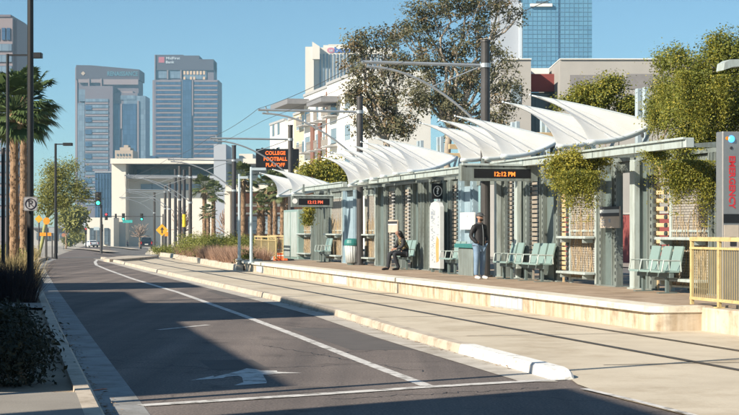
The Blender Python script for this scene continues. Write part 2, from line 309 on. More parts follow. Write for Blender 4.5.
# ---------------------------------------------------------------- mesh builder
class MB:
    def __init__(s): s.v = []; s.f = []; s.sm = False
    def add(s, vs, fs):
        k = len(s.v); s.v += [tuple(p) for p in vs]; s.f += [tuple(i + k for i in f) for f in fs]; return s
    def box(s, x0, x1, y0, y1, z0, z1):
        return s.add([(x0, y0, z0), (x1, y0, z0), (x1, y1, z0), (x0, y1, z0), (x0, y0, z1), (x1, y0, z1), (x1, y1, z1), (x0, y1, z1)],
                     [(3, 2, 1, 0), (4, 5, 6, 7), (0, 1, 5, 4), (1, 2, 6, 5), (2, 3, 7, 6), (3, 0, 4, 7)])
    def bbox(s, x0, x1, y0, y1, z0, z1, b=.02):   # box with bevelled upright edges and top
        b = min(b, (x1 - x0) * .4, (y1 - y0) * .4, (z1 - z0) * .4)
        def ring(i, z): return [(x0 + i, y0 + b, z), (x0 + b, y0 + i, z), (x1 - b, y0 + i, z), (x1 - i, y0 + b, z), (x1 - i, y1 - b, z), (x1 - b, y1 - i, z), (x0 + b, y1 - i, z), (x0 + i, y1 - b, z)]
        r = [ring(0, z0), ring(0, z1 - b), ring(b * .7, z1)]
        vs = r[0] + r[1] + r[2]; fs = []
        for k in range(2):
            for i in range(8): fs.append((k * 8 + i, k * 8 + (i + 1) % 8, k * 8 + 8 + (i + 1) % 8, k * 8 + 8 + i))
        fs.append(tuple(range(16, 24))); fs.append(tuple(reversed(range(8))))
        return s.add(vs, fs)
    def tube(s, pts, r, n=8, cap=True):
        pts = [Vector(p) for p in pts]
        rs = r if isinstance(r, (list, tuple)) else [r] * len(pts)
        vs = []; fs = []; prev = None
        for i, p in enumerate(pts):
            d = (pts[min(i + 1, len(pts) - 1)] - pts[max(i - 1, 0)])
            if d.length < 1e-9: d = Vector((0, 0, 1))
            d.normalize()
            a = prev if prev is not None else (Vector((0, 0, 1)) if abs(d.z) < .9 else Vector((1, 0, 0)))
            x = d.cross(a)
            if x.length < 1e-6: x = d.cross(Vector((0, 1, 0)))
            x.normalize(); y = x.cross(d).normalized(); prev = y
            for k in range(n):
                t = 2 * pi * k / n
                vs.append(p + x * (cos(t) * rs[i]) + y * (sin(t) * rs[i]))
        for i in range(len(pts) - 1):
            for k in range(n):
                fs.append((i * n + k, i * n + (k + 1) % n, (i + 1) * n + (k + 1) % n, (i + 1) * n + k))
        if cap:
            fs.append(tuple(reversed(range(n)))); fs.append(tuple(range((len(pts) - 1) * n, len(pts) * n)))
        return s.add(vs, fs)
    def cyl(s, x, y, z0, z1, r0, r1=None, n=12):
        return s.tube([(x, y, z0), (x, y, z1)], [r0, r1 if r1 is not None else r0], n)
    def prism(s, poly, z0, z1):           # polygon in xy extruded in z
        n = len(poly)
        vs = [(p[0], p[1], z0) for p in poly] + [(p[0], p[1], z1) for p in poly]
        fs = [tuple(reversed(range(n))), tuple(range(n, 2 * n))] + [(i, (i + 1) % n, n + (i + 1) % n, n + i) for i in range(n)]
        return s.add(vs, fs)
    def slab(s, pts, ex, ey, ez, o, t):    # polygon pts (a,b) in plane ex,ey at o, extruded t along ez
        o = Vector(o); ex = Vector(ex); ey = Vector(ey); ez = Vector(ez); n = len(pts)
        vs = [o + ex * a + ey * b for a, b in pts] + [o + ex * a + ey * b + ez * t for a, b in pts]
        fs = [tuple(reversed(range(n))), tuple(range(n, 2 * n))] + [(i, (i + 1) % n, n + (i + 1) % n, n + i) for i in range(n)]
        return s.add(vs, fs)
    def disc(s, o, nrm, r, t, n=14):
        o = Vector(o); nrm = Vector(nrm).normalized()
        return s.tube([o, o + nrm * t], r, n)
    def sphere(s, o, r, nu=12, nv=8, sx=1, sy=1, sz=1):
        vs = []; fs = []
        for j in range(nv + 1):
            ph = pi * j / nv
            for i in range(nu):
                t = 2 * pi * i / nu
                vs.append((o[0] + r * sx * sin(ph) * cos(t), o[1] + r * sy * sin(ph) * sin(t), o[2] + r * sz * cos(ph)))
        for j in range(nv):
            for i in range(nu):
                fs.append((j * nu + i, (j + 1) * nu + i, (j + 1) * nu + (i + 1) % nu, j * nu + (i + 1) % nu))
        return s.add(vs, fs)
    def leaf(s, p, size, rng, aspect=.55, down=0.0, nrm=None):
        if nrm is None: nrm = Vector((rng.gauss(0, 1), rng.gauss(0, 1), rng.gauss(0, 1)))
        else: nrm = nrm + Vector((rng.gauss(0, .42), rng.gauss(0, .42), rng.gauss(0, .42)))
        d = Vector((rng.gauss(0, 1), rng.gauss(0, 1), rng.gauss(0, 1) - down)); w = d.cross(nrm)
        if w.length < 1e-4 or nrm.length < 1e-4: return
        w.normalize(); d = nrm.cross(w).normalized()
        if d.z > 0 and down > 0 and rng.random() < .7: d = -d
        L = size * rng.choice((.55, .75, .9, 1.0, 1.1, 1.35)) * rng.uniform(.9, 1.1); p = Vector(p); k = len(s.v); f = nrm.normalized() * L * .10
        s.v += [tuple(p), tuple(p + d * L * .42 + w * L * aspect * .5 + f), tuple(p + d * L), tuple(p + d * L * .42 - w * L * aspect * .5 + f)]
        s.f.append((k, k + 1, k + 2)); s.f.append((k, k + 2, k + 3))
    def blade(s, p, d, L, w, bend, rng, seg=3):
        p = Vector(p); d = Vector(d); side = Vector((-d.y, d.x, 0))
        if side.length < 1e-3: side = Vector((1, 0, 0))
        side.normalize(); k = len(s.v); pts = []
        for i in range(seg + 1):
            t = i / seg
            q = p + Vector((d.x * (t + bend * t * t), d.y * (t + bend * t * t), d.z * t - bend * .45 * t * t)) * L
            ww = w * (1 - t) * .5 + .0008
            pts += [tuple(q + side * ww), tuple(q - side * ww)]
        s.v += pts
        for i in range(seg): s.f.append((k + 2 * i, k + 2 * i + 1, k + 2 * i + 3, k + 2 * i + 2))
    def text(s, body, size, o, ex, ey, ez, depth=.004, align='CENTER', sx=1.0, spacing=1.0, bold=0.0):
        cu = bpy.data.curves.new('t', 'FONT'); cu.body = body; cu.size = size; cu.align_x = align; cu.align_y = 'CENTER'
        cu.space_line = spacing; cu.resolution_u = 2; cu.offset = bold
        ob = bpy.data.objects.new('t', cu); C.objects.link(ob)
        dg = bpy.context.evaluated_depsgraph_get(); dg.update()
        me = bpy.data.meshes.new_from_object(ob.evaluated_get(dg))
        o = Vector(o); ex = Vector(ex); ey = Vector(ey); ez = Vector(ez)
        base = [o + ex * (v.co.x * sx) + ey * v.co.y for v in me.vertices]
        n = len(base)
        vs = base + [p + ez * depth for p in base]
        fs = [tuple(i + n for i in p.vertices) for p in me.polygons]
        # side walls along boundary edges
        cnt = {}
        for p in me.polygons:
            for a, b in zip(p.vertices, list(p.vertices[1:]) + [p.vertices[0]]):
                cnt[(min(a, b), max(a, b))] = cnt.get((min(a, b), max(a, b)), 0) + 1
        for (a, b), k in cnt.items():
            if k == 1: fs.append((a, b, b + n, a + n))
        bpy.data.objects.remove(ob); bpy.data.curves.remove(cu); bpy.data.meshes.remove(me)
        return s.add(vs, fs)
    def build(s, name, m, parent=None, base=(0, 0, 0), smooth=False, loc=None, rot=0.0, recalc=False):
        me = bpy.data.meshes.new(name)
        bx, by, bz = base
        me.from_pydata([(x - bx, y - by, z - bz) for x, y, z in s.v], [], s.f)
        if recalc:
            bm = bmesh.new(); bm.from_mesh(me); bmesh.ops.recalc_face_normals(bm, faces=bm.faces); bm.to_mesh(me); bm.free()
        me.update()
        if smooth:
            for p in me.polygons: p.use_smooth = True
        me.materials.append(M[m] if isinstance(m, str) else m)
        o = bpy.data.objects.new(name, me); C.objects.link(o)
        if parent: o.parent = parent
        if loc is not None: o.location = loc
        o.rotation_euler = (0, 0, rot)
        return o

def multi(name, groups, parent, base=(0, 0, 0)):
    """one mesh object from several builders, each with its own material"""
    al = MB(); cnt = []
    for g, m in groups: al.add(g.v, g.f); cnt.append(len(g.f))
    o = al.build(name, groups[0][1], parent, base)
    for g, m in groups[1:]: o.data.materials.append(M[m])
    i = 0; idx = []
    for k, c in enumerate(cnt): idx += [k] * c
    o.data.polygons.foreach_set('material_index', idx)
    return o
def tag(o, label, cat, group=None, kind=None):
    o['label'] = label; o['category'] = cat
    if group: o['group'] = group
    if kind: o['kind'] = kind
    return o
def thing(name, label, cat, loc=(0, 0, 0), rot=0.0, group=None):
    o = bpy.data.objects.new(name, None); C.objects.link(o); o.empty_display_size = .2
    o.location = loc; o.rotation_euler = (0, 0, rot)
    return tag(o, label, cat, group)
def struct(o, label=None):
    o['kind'] = 'structure'
    if label: o['label'] = label
    return o
def kids(o): return [c for c in C.objects if c.parent == o]
def dup(root, loc, rot=None, label=None, group=None):
    r = root.copy(); C.objects.link(r); r.location = loc
    if rot is not None: r.rotation_euler = (0, 0, rot)
    if label: r['label'] = label
    if group: r['group'] = group
    for ch in kids(root):
        k = ch.copy(); C.objects.link(k); k.parent = r
        for g in kids(ch):
            d = g.copy(); C.objects.link(d); d.parent = k
    return r

# ---------------------------------------------------------------- camera, light, world
cam = bpy.data.cameras.new('camera'); co = bpy.data.objects.new('camera', cam); C.objects.link(co)
cam.sensor_width = 36; cam.lens = 36 * F / 739; cam.shift_y = (HY - 207.5) / 739
co.location = (0, 0, H); co.rotation_euler = (pi / 2, 0, 0); cam.clip_end = 9000; cam.clip_start = .1
scene.camera = co
EL = radians(31); LX, LY = .80, .60
sd = Vector((LX * cos(EL), LY * cos(EL), -sin(EL)))
sun = bpy.data.lights.new('sun', 'SUN'); so = bpy.data.objects.new('sun', sun); C.objects.link(so)
sun.energy = 5.0; sun.angle = radians(.5); sun.color = (1.0, .90, .745)
so.rotation_euler = sd.to_track_quat('-Z', 'Y').to_euler()
w = bpy.data.worlds.new('World'); scene.world = w; w.use_nodes = True
n = w.node_tree.nodes; l = w.node_tree.links
sky = n.new('ShaderNodeTexSky'); sky.sky_type = 'NISHITA'; sky.sun_disc = False
sky.sun_elevation = EL; sky.sun_rotation = atan2(-LX, -LY)
sky.air_density = 1.0; sky.dust_density = .4; sky.ozone_density = 0.6
tcw = n.new('ShaderNodeTexCoord'); mpw = n.new('ShaderNodeMapping'); mpw.inputs['Scale'].default_value = (1, 1, 1.6); nmw = n.new('ShaderNodeVectorMath'); nmw.operation = 'NORMALIZE'
l.new(tcw.outputs['Generated'], mpw.inputs['Vector']); l.new(mpw.outputs[0], nmw.inputs[0]); l.new(nmw.outputs[0], sky.inputs['Vector'])
tn = n.new('ShaderNodeMix'); tn.data_type = 'RGBA'; tn.blend_type = 'MULTIPLY'; tn.inputs[0].default_value = 1; tn.inputs[7].default_value = (.70, .95, 1.05, 1)
l.new(sky.outputs[0], tn.inputs[6]); l.new(tn.outputs[2], n['Background'].inputs['Color']); n['Background'].inputs['Strength'].default_value = .075
scene.render.engine = 'CYCLES'
vs = scene.view_settings; vs.view_transform = 'Standard'; vs.look = 'None'; vs.exposure = .8; vs.gamma = 1
vs.use_curve_mapping = False

# ================================================================ ground, road, kerbs
def sheet(name, lefts, rights, dz, m, thick=0.0):
    """strip between two polylines given as lists of (X,Y) of equal length; every row follows the terrain"""
    mb = MB(); vs = []; n_ = len(lefts)
    for a, b in zip(lefts, rights):
        vs += [(a[0], a[1], gz(a[1]) + dz), (b[0], b[1], gz(b[1]) + dz)]
    fs = [(2 * i, 2 * i + 1, 2 * i + 3, 2 * i + 2) for i in range(n_ - 1)]
    mb.add(vs, fs)
    return mb.build(name, m)
def interp(poly, Y):
    for (x0, y0), (x1, y1) in zip(poly, poly[1:]):
        if y0 <= Y <= y1: return x0 + (x1 - x0) * (Y - y0) / (y1 - y0)
    (x0, y0), (x1, y1) = (poly[0], poly[1]) if Y < poly[0][1] else (poly[-2], poly[-1])
    return x0 + (x1 - x0) * (Y - y0) / (y1 - y0)
# surveyed lines (world X,Y)
G = [gp(*p) for p in [(142, 404), (89.7, 334.8), (56, 288), (46.5, 272), (44.5, 267), (48, 262.5), (57, 259)]]      # road side of the left gutter
G = [(G[0][0] + .21 * (G[0][1] - 4), 4)] + G
K = [gp(*p) for p in [(548, 379), (410, 340), (335, 316), (272, 300), (170, 276), (121, 264)]]    # foot of the right kerb
K_near = K[0]
K = [(K[0][0] + .19 * (K[0][1] - 2), 2)] + K
def Gx(Y): return interp(G, Y)
def Kx(Y): return interp(K, Y)
YS = [6, 9, 12, 15, 17, 19, 21, 24, 27, 30, 33.6, 37, 41.3, 46, 52, 58, 62.8, 68, 74, 80, 86, 90, 95, 100]

# terrain: one sheet to the horizon
mb = MB(); ys = [-60, 0, 100, 160, 300, 600, 1200, 2500]; xs = [-2400, -800, -200, -60, -20, 0, 20, 60, 200, 800, 2400]
vs_ = [(x, y, gz(y) - .05) for y in ys for x in xs]
nx = len(xs)
mb.add(vs_, [(j * nx + i, j * nx + i + 1, (j + 1) * nx + i + 1, (j + 1) * nx + i) for j in range(len(ys) - 1) for i in range(nx - 1)])
struct(mb.build('ground', 'far_ground'))
hz = MB(); hz.box(-2450, 2450, -70, 2560, gz(2500) - 1.05, 215)
hz = hz.build('haze', 'haze'); hz['kind'] = 'stuff'
# asphalt of the near road and of the crossing
rl = [(Gx(y) - .02, y) for y in YS]; rr = [(max(Kx(y) + .5, 3.4 if y >= 17 else 9.0) if y < 21 else Kx(y) + .05, y) for y in YS]
struct(sheet('road', rl, rr, 0.0, 'asphalt'))
struct(sheet('crossing_road', [(-40, -20), (-40, 6)], [(60, -20), (60, 6)], 0.0, 'asphalt'))
# asphalt beyond the bend: bends to the right and runs to the vanishing point
def FX(px_far, Yref, Xref, Y):     # a line from (Xref,Yref) toward the far vanishing column px_far
    return Xref + (px_far - CX) / F * (Y - Yref)
YF = [100, 112, 130, 160, 200, 262, 350, 500, 800, 1400]
fl = [(FX(93, 100, -18.9, y), y) for y in YF]; fr = [(FX(108, 100, -12.5, y), y) for y in YF]
struct(sheet('road', fl, fr, 0.0, 'asphalt'))
# the other carriageway, right of the median, where the cars drive away
ol = [(FX(106, 150, -22.5, y), y) for y in YF[2:]]; orr = [(FX(117, 150, -16.8, y), y) for y in YF[2:]]
struct(sheet('road', ol, orr, 0.004, 'street'))
# cross street at the far junction
struct(sheet('crossing_road', [(-60, 104), (-60, 113)], [(5, 104), (5, 113)], 0.008, 'street'))

# right-hand concrete gutter strip, and the kerb with its white nose
struct(sheet('gutter_strip', [(Kx(y) - .42, y) for y in YS if y >= 19], [(Kx(y), y) for y in YS if y >= 19], .006, 'concrete_gutter'))
def kerb(name, pts, w, h, m, nose=False, dz=0.0):
    """kerb running along pts (foot line on its left), width w to the right, height h"""
    mb = MB(); rows = []
    for i, (x, y) in enumerate(pts):
        a = Vector(pts[max(i - 1, 0)]); b = Vector(pts[min(i + 1, len(pts) - 1)])
        d = (b - a).normalized(); nr = Vector((d.y, -d.x)); z = gz(y) + dz
        hh = h
        if nose and i < 4: hh = h * (.22, .62, .86, .97)[i]
        p = Vector((x, y))
        q = lambda o, zz: (p.x + nr.x * o, p.y + nr.y * o, z + zz)
        rows.append([q(0, -.03), q(.025, hh - .025), q(.05, hh), q(w - .03, hh), q(w, hh - .025), q(w, -.03)])
    vs = [p for r in rows for p in r]; fs = []
    for i in range(len(rows) - 1):
        for k in range(5): fs.append((i * 6 + k, i * 6 + k + 1, i * 6 + 7 + k, i * 6 + 6 + k))
    fs.append((0, 1, 2, 3, 4, 5)); e = (len(rows) - 1) * 6; fs.append((e + 5, e + 4, e + 3, e + 2, e + 1, e))
    mb.add(vs, fs)
    return mb.build(name, m, recalc=True)
nose = gp(551, 380); ysplit = gp(461, 353.5)[1]
k1 = [(nose[0], nose[1]), (Kx(nose[1] + .05) + .0, nose[1] + .05), (Kx(nose[1] + .13), nose[1] + .13), (Kx(nose[1] + .28), nose[1] + .28)] + [(Kx(y), y) for y in (21, 22.5)] + [(Kx(ysplit), ysplit)]
struct(kerb('kerb', k1, .27, .13, 'white_paint', nose=True))
k2 = [(Kx(y), y) for y in [ysplit + .015] + [y for y in YS if y > ysplit] ]
struct(kerb('kerb', k2, .26, .125, 'concrete_kerb'))
# rounded island nose at the far end of the median
mb = MB(); cx_, cy_ = gp(118, 261)
poly = [(cx_ + 1.0 * cos(t), cy_ + 6 + 9.0 * sin(t)) for t in [2 * pi * i / 20 for i in range(20)]]
mb.prism(poly, -.04, .15); struct(mb.build('median', 'concrete_kerb'))

# embedded trackway of concrete
ul = lambda v: W(11.06, v)
tl = []; tr = []
for y in [2, 6, 9, 12, 14, 15, 16.5, 17.2, 18.6, 19.6, 20.5] + [y for y in YS if y > 20.5]:
    if y < 20.5:
        if y <= 17.2: x = 2.47 + (17.2 - y) * .25
        else: x = 2.28 + (18.6 - y) * .14 if y < 18.6 else 2.28
        x = max(x, 2.26)
    else: x = Kx(y) + .2
    tl.append((x, y)); tr.append(tuple((W(11.5 if y > 27 else 12.6, 0) + (W(0, 1)) * ((y - W(11.5 if y > 27 else 12.6, 0).y) / W(0, 1).y))[:2]))
struct(sheet('trackway', tl, tr, .012, 'concrete_track'))
# trackway continues past the junction, swinging with the road
tv = [(100, tl[-1][0], tr[-1][0]), (120, -15.8, -12.2), (150, -19.8, -15.6), (200, -26.0, -21.5), (300, -39, -34)]
struct(sheet('trackway', [(a, y) for y, a, b in tv], [(b, y) for y, a, b in tv], .016, 'concrete_track'))
def rail(u, label):
    mb = MB()
    pts = [tuple(W(u, v)) for v in range(-2, 92, 6)]
    last = Vector(pts[-1]);
    pts += [(last.x - .21 * d, last.y + d, gz(last.y + d)) for d in (12, 28, 60)]
    for o, hw, z0, z1 in ((0, .035, .0, .02), (.07, .035, .0, .0165)):
        vs = []
        for p in pts:
            for q in (-hw, hw):
                vs.append((p[0] + c_ * (o + q), p[1] + s_ * (o + q), p[2] + z1))
        mb.add(vs, [(2 * i, 2 * i + 1, 2 * i + 3, 2 * i + 2) for i in range(len(pts) - 1)])
    return tag(mb.build('track_rail', 'rail_steel'), label, 'rail')
rail(8.98, 'dark steel tram rail set in concrete, the one nearer the road kerb')
rail(10.42, 'dark steel tram rail set in concrete, the one nearer the platform wall')
# expansion joints in the trackway
mb = MB()
for v in range(14, 90, 6):
    a = W(7.7, v); b = W(11.0, v)
    mb.add([(a.x, a.y - .02, .0165), (b.x, b.y - .02, .0165), (b.x, b.y + .02, .0165), (a.x, a.y + .02, .0165)], [(0, 1, 2, 3)])
struct(mb.build('trackway_joint', 'rail_steel'))

# left gutter, kerb, planting strip, pavement
gw = .46
YL = [4, 8, 12, 15, 16.6, 20, 24, 27.6, 33, 40, 49.8, 58, 68, 76, 84, 92, 100]
struct(sheet('gutter_strip', [(Gx(y) - gw, y) for y in YL], [(Gx(y), y) for y in YL], .004, 'grey_gutter'))
mb = MB(); rows = []
for y in YL:
    x = Gx(y) - gw; z = gz(y)
    rows.append([(x, y, z - .02), (x - .02, y, z + .13), (x - .05, y, z + .15), (x - .2, y, z + .15), (x - .21, y, z - .02)])
mb.add([p for r in rows for p in r], [(i * 5 + k, i * 5 + 5 + k, i * 5 + 6 + k, i * 5 + k + 1) for i in range(len(rows) - 1) for k in range(4)])
struct(mb.build('kerb', 'concrete_kerb', recalc=True))
struct(sheet('soil', [(Gx(y) - 9, y) for y in YL], [(Gx(y) - gw - .2, y) for y in YL], .10, 'soil'))
struct(sheet('sidewalk', [(-14, 3), (-14, 16.25)], [(Gx(3) - gw - .2, 3), (Gx(16.25) - gw - .2, 16.25)], .15, 'sidewalk'))
struct(sheet('sidewalk', [(-16, 33.9), (-16, 36.2)], [(Gx(33.9) - gw - .2, 33.9), (Gx(36.2) - gw - .2, 36.2)], .15, 'sidewalk'))
struct(sheet('sidewalk', [(Gx(y) - 6.4, y) for y in (36.5, 60, 84, 100)], [(Gx(y) - 4.4, y) for y in (36.5, 60, 84, 100)], .16, 'sidewalk'))
# orange kerb mark
a = Vector(gp(93, 391, .004)); b = Vector(gp(106, 389.5, .004))
mb = MB(); mb.add([(a.x, a.y, .010), (b.x, b.y, .010), (b.x, b.y + .09, .010), (a.x, a.y + .09, .010)], [(0, 1, 2, 3)])
struct(mb.build('road_marking', 'barrel_orange'))

# paint on the road
def line(name, pts, w_, dz, m):
    mb = MB(); vs = []
    for i, p in enumerate(pts):
        a = Vector(pts[max(i - 1, 0)]); b = Vector(pts[min(i + 1, len(pts) - 1)])
        d = (b - a).normalized(); nr = Vector((d.y, -d.x)) * (w_ / 2)
        vs += [(p[0] - nr.x, p[1] - nr.y, gz(p[1]) + dz), (p[0] + nr.x, p[1] + nr.y, gz(p[1]) + dz)]
    mb.add(vs, [(2 * i, 2 * i + 1, 2 * i + 3, 2 * i + 2) for i in range(len(pts) - 1)])
    return struct(mb.build(name, m))
line('lane_line', [gp(*p) for p in [(427, 386), (362, 361.5), (300, 337), (240, 314.5), (180, 293), (133, 279), (108, 270), (96.5, 265.2), (95.0, 262), (98, 259.3), (103, 257.3)]], .15, .004, 'road_paint')
line('stop_line', [gp(141, 406), gp(300, 396), gp(420, 388), gp(563, 379.5)], .20, .008, 'road_paint')
line('lane_line', [gp(584, 390), gp(635, 402), gp(690, 416), gp(760, 436)], .09, .018, 'road_paint')
line('lane_line', [gp(158, 330), gp(208, 325)], .12, .004, 'road_paint')
# tar crack seals and a darker trench patch
for seed, (a, e, n_) in enumerate([((300, 356), (385, 350), 9), ((150, 372), (330, 366), 12), ((215, 318), (330, 330), 12), ((262, 345), (420, 372), 12), ((110, 312), (205, 301), 10), ((330, 400), (540, 388), 12)]):
    r = random.Random(seed + 3); A = Vector(gp(*a)); E = Vector(gp(*e)); pl = []
    for i in range(n_ * 3 + 1):
        q = A.lerp(E, i / (n_ * 3)); pl.append((q.x + r.gauss(0, .035), q.y + r.gauss(0, .05)))
    line('crack_seal', pl, .018, .0025, 'tar')
A = Vector(gp(240, 300)); r_ = Vector((-.203, .979)); n_ = Vector((.979, .203))
for cx_0, cy_0, w_0, l_0 in ((-.25, 24.0, .9, 5.5), (-3.2, 41.0, 1.0, 7.0), (-1.9, 20.6, .7, 1.6)):
    q = Vector((cx_0, cy_0)); pts = [q, q + n_ * w_0, q + n_ * w_0 + r_ * l_0, q + r_ * l_0]
    mb = MB(); mb.add([(p_.x, p_.y, .0015) for p_ in pts], [(0, 1, 2, 3)]); struct(mb.build('road_patch', 'patch_asphalt'))
arrow = [(30, 97), (175, 68), (180, 75), (325, 40), (380, 22), (440, 28), (470, 36), (565, 36), (570, 44), (720, 50), (570, 55), (480, 62), (505, 105), (500, 115), (300, 128), (360, 108), (350, 75), (325, 68), (250, 75), (235, 82)]
pts = [gp(185 + a / 6.16, 365 + b / 6.16) for a, b in arrow]
mb = MB(); mb.add([(x, y, .004) for x, y in pts], [tuple(range(len(pts)))])
struct(mb.build('turn_arrow', 'road_paint'))
# far medians: pale kerbed islands between the carriageways
for (pts, h_) in (([(62, 248.2), (90, 250.2), (112, 253.2)], .15), ([(100, 246.2), (120, 248.0), (136, 250.2)], .15), ([(42, 247.5), (55, 247.5), (64, 247.2)], .15)):
    P = [gp(*p) for p in pts]
    line('median', P, 1.3, h_, 'concrete_kerb')

# ground behind the platform: street, pavements
yy = [20, 40, 60, 80, 100, 140, 220]
def beh(u, Y): return ((W(u, 0) + W(0, 1) * ((Y - W(u, 0).y) / W(0, 1).y)).x, Y)
struct(sheet('soil', [beh(11.6, y) for y in (60, 70, 80, 90, 100, 140, 220)], [beh(19, y) for y in (60, 70, 80, 90, 100, 140, 220)], -.02, 'soil'))
struct(sheet('street', [beh(20, y) for y in yy], [beh(29, y) for y in yy], -.02, 'street'))
struct(sheet('sidewalk', [beh(29, y) for y in yy], [beh(34, y) for y in yy], .02, 'sidewalk'))
# low kerb of the planting bed past the platform end
bed = [gp(*p) for p in [(236, 271), (199, 263.6), (170, 257.9), (150, 254.5)]]
struct(kerb('kerb', bed, .3, .26, 'concrete_kerb'))

# ================================================================ platform
UE = 11.06
v_near = V(652, UE); v_far = V(241, UE)
v_step = V(688, 11.95)
pf = thing('station_platform', 'long raised concrete tram platform with pale coping and brown paving', 'platform', W(UE, v_near, 0), TH)
B = (UE, v_near, 0)
def P(mb, name, m, **k): return mb.build(name, m, pf, B, **k)
# wall panels along the track side with control joints
mb = MB()
jl = 6.05; v = v_near + .25
while v < v_far:
    e = min(v + jl, v_far); mb.box(UE + .06, UE + .25, v + .012, e - .012, -.03, PZ - .10); v += jl
P(mb, 'wall', 'platform_wall')
mb = MB()      # rounded near corner and end wall
arc = [(UE + .06 + .25 - .25 * cos(t), v_near + .25 - .25 * sin(t)) for t in [pi / 2 * i / 6 for i in range(7)]]
poly = arc + [(12.1, v_near), (12.1, v_near + .25)] + [(UE + .31, v_near + .25)]
mb.prism(poly, -.03, PZ - .10); P(mb, 'wall', 'platform_wall')
mb = MB(); mb.box(UE + .28, UE + .9, v_near + .26, v_far, -.03, .1); P(mb, 'core', 'concrete_kerb')
# coping: pale band overhanging the wall, joints every 2.4 m
mb = MB(); v = v_near + .3
while v < v_far - .1:
    e = min(v + 2.4, v_far); mb.bbox(UE - .02, UE + .55, v + .006, e - .006, PZ - .10, PZ + .006, .02); v += 2.4
P(mb, 'coping', 'coping')
mb = MB()
arc = [(UE - .02 + .3 - .3 * cos(t), v_near - .02 + .3 - .3 * sin(t)) for t in [pi / 2 * i / 6 for i in range(7)]]
mb.prism(arc + [(12.0, v_near - .02), (12.0, v_near + .298), (UE - .02, v_near + .298)], PZ - .10, PZ + .006)
P(mb, 'coping', 'coping')
mb = MB(); mb.box(UE + .5, 19.0, v_near + .25, v_far - .2, .05, PZ); P(mb, 'paving', 'pavers')
# ramp wall that carries the tan railing
mb = MB(); mb.bbox(11.95, 12.35, v_step - 22, v_step, -.03, PZ - .02, .02); P(mb, 'ramp_wall', 'platform_wall')
mb = MB(); mb.box(12.3, 16, v_step - 22, v_near + .25, -.03, PZ - .06); P(mb, 'ramp', 'sidewalk')
# painted-over patches on the wall
def patch(px0, px1, bars):
    a = V(px1, UE); b = V(px0, UE); mb = MB(); mb.box(UE + .052, UE + .07, a, b, .03, PZ - .11); o = P(mb, 'paint_patch', 'patch_grey')
    mb = MB(); L = b - a; k = a + .06; r = random.Random(int(px0))
    while k < b - .1:
        wd = r.uniform(.16, .5); wd = min(wd, b - .04 - k)
        mb.box(UE + .049, UE + .06, k, k + wd, .06 + r.uniform(-.02, .02), PZ - .17 + r.uniform(-.02, .03)); k += wd + .07
    mb.build('paint_block', 'patch_paint', o, B)
patch(488, 520, 5); patch(332, 345, 3); patch(255, 262, 2)
# pier at the far end, with the light pole on it
fp = W(UE, v_far + .8)
mb = MB(); mb.bbox(UE - .1, UE + .9, v_far - .1, v_far + .9, -.03, PZ + .06, .03); P(mb, 'end_pier', 'concrete_kerb')

# ---------------------------------------------------------------- tan railing on the ramp wall (near right)
def railing(u, v0, v1, z, n_bays, label, h=1.17, pick=.055):
    t = thing('railing', label, 'railing', W(u, v0, z), TH)
    b = (u, v0, z); hw = .03
    L = (v1 - v0) / n_bays
    for i in range(n_bays + 1):
        mb = MB(); v = v0 + i * L; mb.bbox(u - hw, u + hw, v - hw, v + hw, z, z + h - .06, .006); mb.box(u - .07, u + .07, v - .07, v + .07, z, z + .02)
        mb.build('post', 'rail_tan', t, b)
    for zz, th in ((h - .06, .07), (h - .20, .04), (.10, .05)):
        mb = MB(); mb.bbox(u - .033, u + .033, v0 - .04, v1 + .04, z + zz, z + zz + th, .006); mb.build('rail', 'rail_tan', t, b)
    mb = MB()
    for i in range(n_bays):
        v = v0 + i * L + .09
        while v < v0 + (i + 1) * L - .05:
            mb.box(u - .008, u + .008, v - .008, v + .008, z + .15, z + h - .20); v += pick
    mb.build('pickets', 'picket_tan', t, b)
    return t
vr = V(692, 12.15)
railing(12.15, vr - 8.8, vr, PZ - .02, 8, 'tan painted steel railing on the ramp wall, close on the right', pick=.085)
vf = V(255, 13.2)
railing(13.2, V(276, 13.2), vf, PZ, 3, 'tan picket railing at the far end of the platform, past the green cabinet', h=1.0, pick=.12)
railing(15.6, V(292, 15.6), V(268, 15.6), PZ, 3, 'thin tan picket railing behind the green cabinet at the back of the platform', h=1.0, pick=.12)

# ================================================================ shelters on the platform
UC = 14.2
def vv(px, u=UC): return V(px, u)
ZT = 3.22
def column(t, b, x0, x1, kind='col', u=UC, zt=ZT, m='sage_steel'):
    a, e = vv(x1, u), vv(x0, u)                 # near, far
    wv = e - a
    if kind == 'post':
        mb = MB(); mb.bbox(u - .07, u + .07, a, e, PZ, zt, .01); mb.box(u - .11, u + .11, a - .05, e + .05, PZ, PZ + .03)
        return mb.build('post', 'sage_light', t, b)
    fl = min(.30, wv * .34)
    mb = MB()
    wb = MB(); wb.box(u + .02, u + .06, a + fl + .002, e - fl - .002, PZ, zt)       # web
    for f0, f1 in ((a, a + fl), (e - fl, e)):
        mb.box(u - .05, u + .01, f0, f1, PZ, zt)                     # perforated flange plate
        mb.box(u - .09, u - .05, f0, f0 + .035, PZ, zt)              # raised edge lips
        mb.box(u - .09, u - .05, f1 - .035, f1, PZ, zt)
        mb.box(u + .01, u + .07, f0, f0 + .03, PZ, zt); mb.box(u + .01, u + .07, f1 - .03, f1, PZ, zt)
    mb.box(u - .12, u + .24, a - .04, e + .04, PZ, PZ + .03)
    hb = MB(); z = PZ + .16
    while z < zt - .08:
        for f0 in (a + fl / 2, e - fl / 2):
            hb.tube([(u - .054, f0, z), (u - .045, f0, z)], .045, 8)
        z += .15
    return multi('column', [(mb, m), (wb, 'sage_dark' if m == 'sage_steel' else m), (hb, 'hole')], t, b)
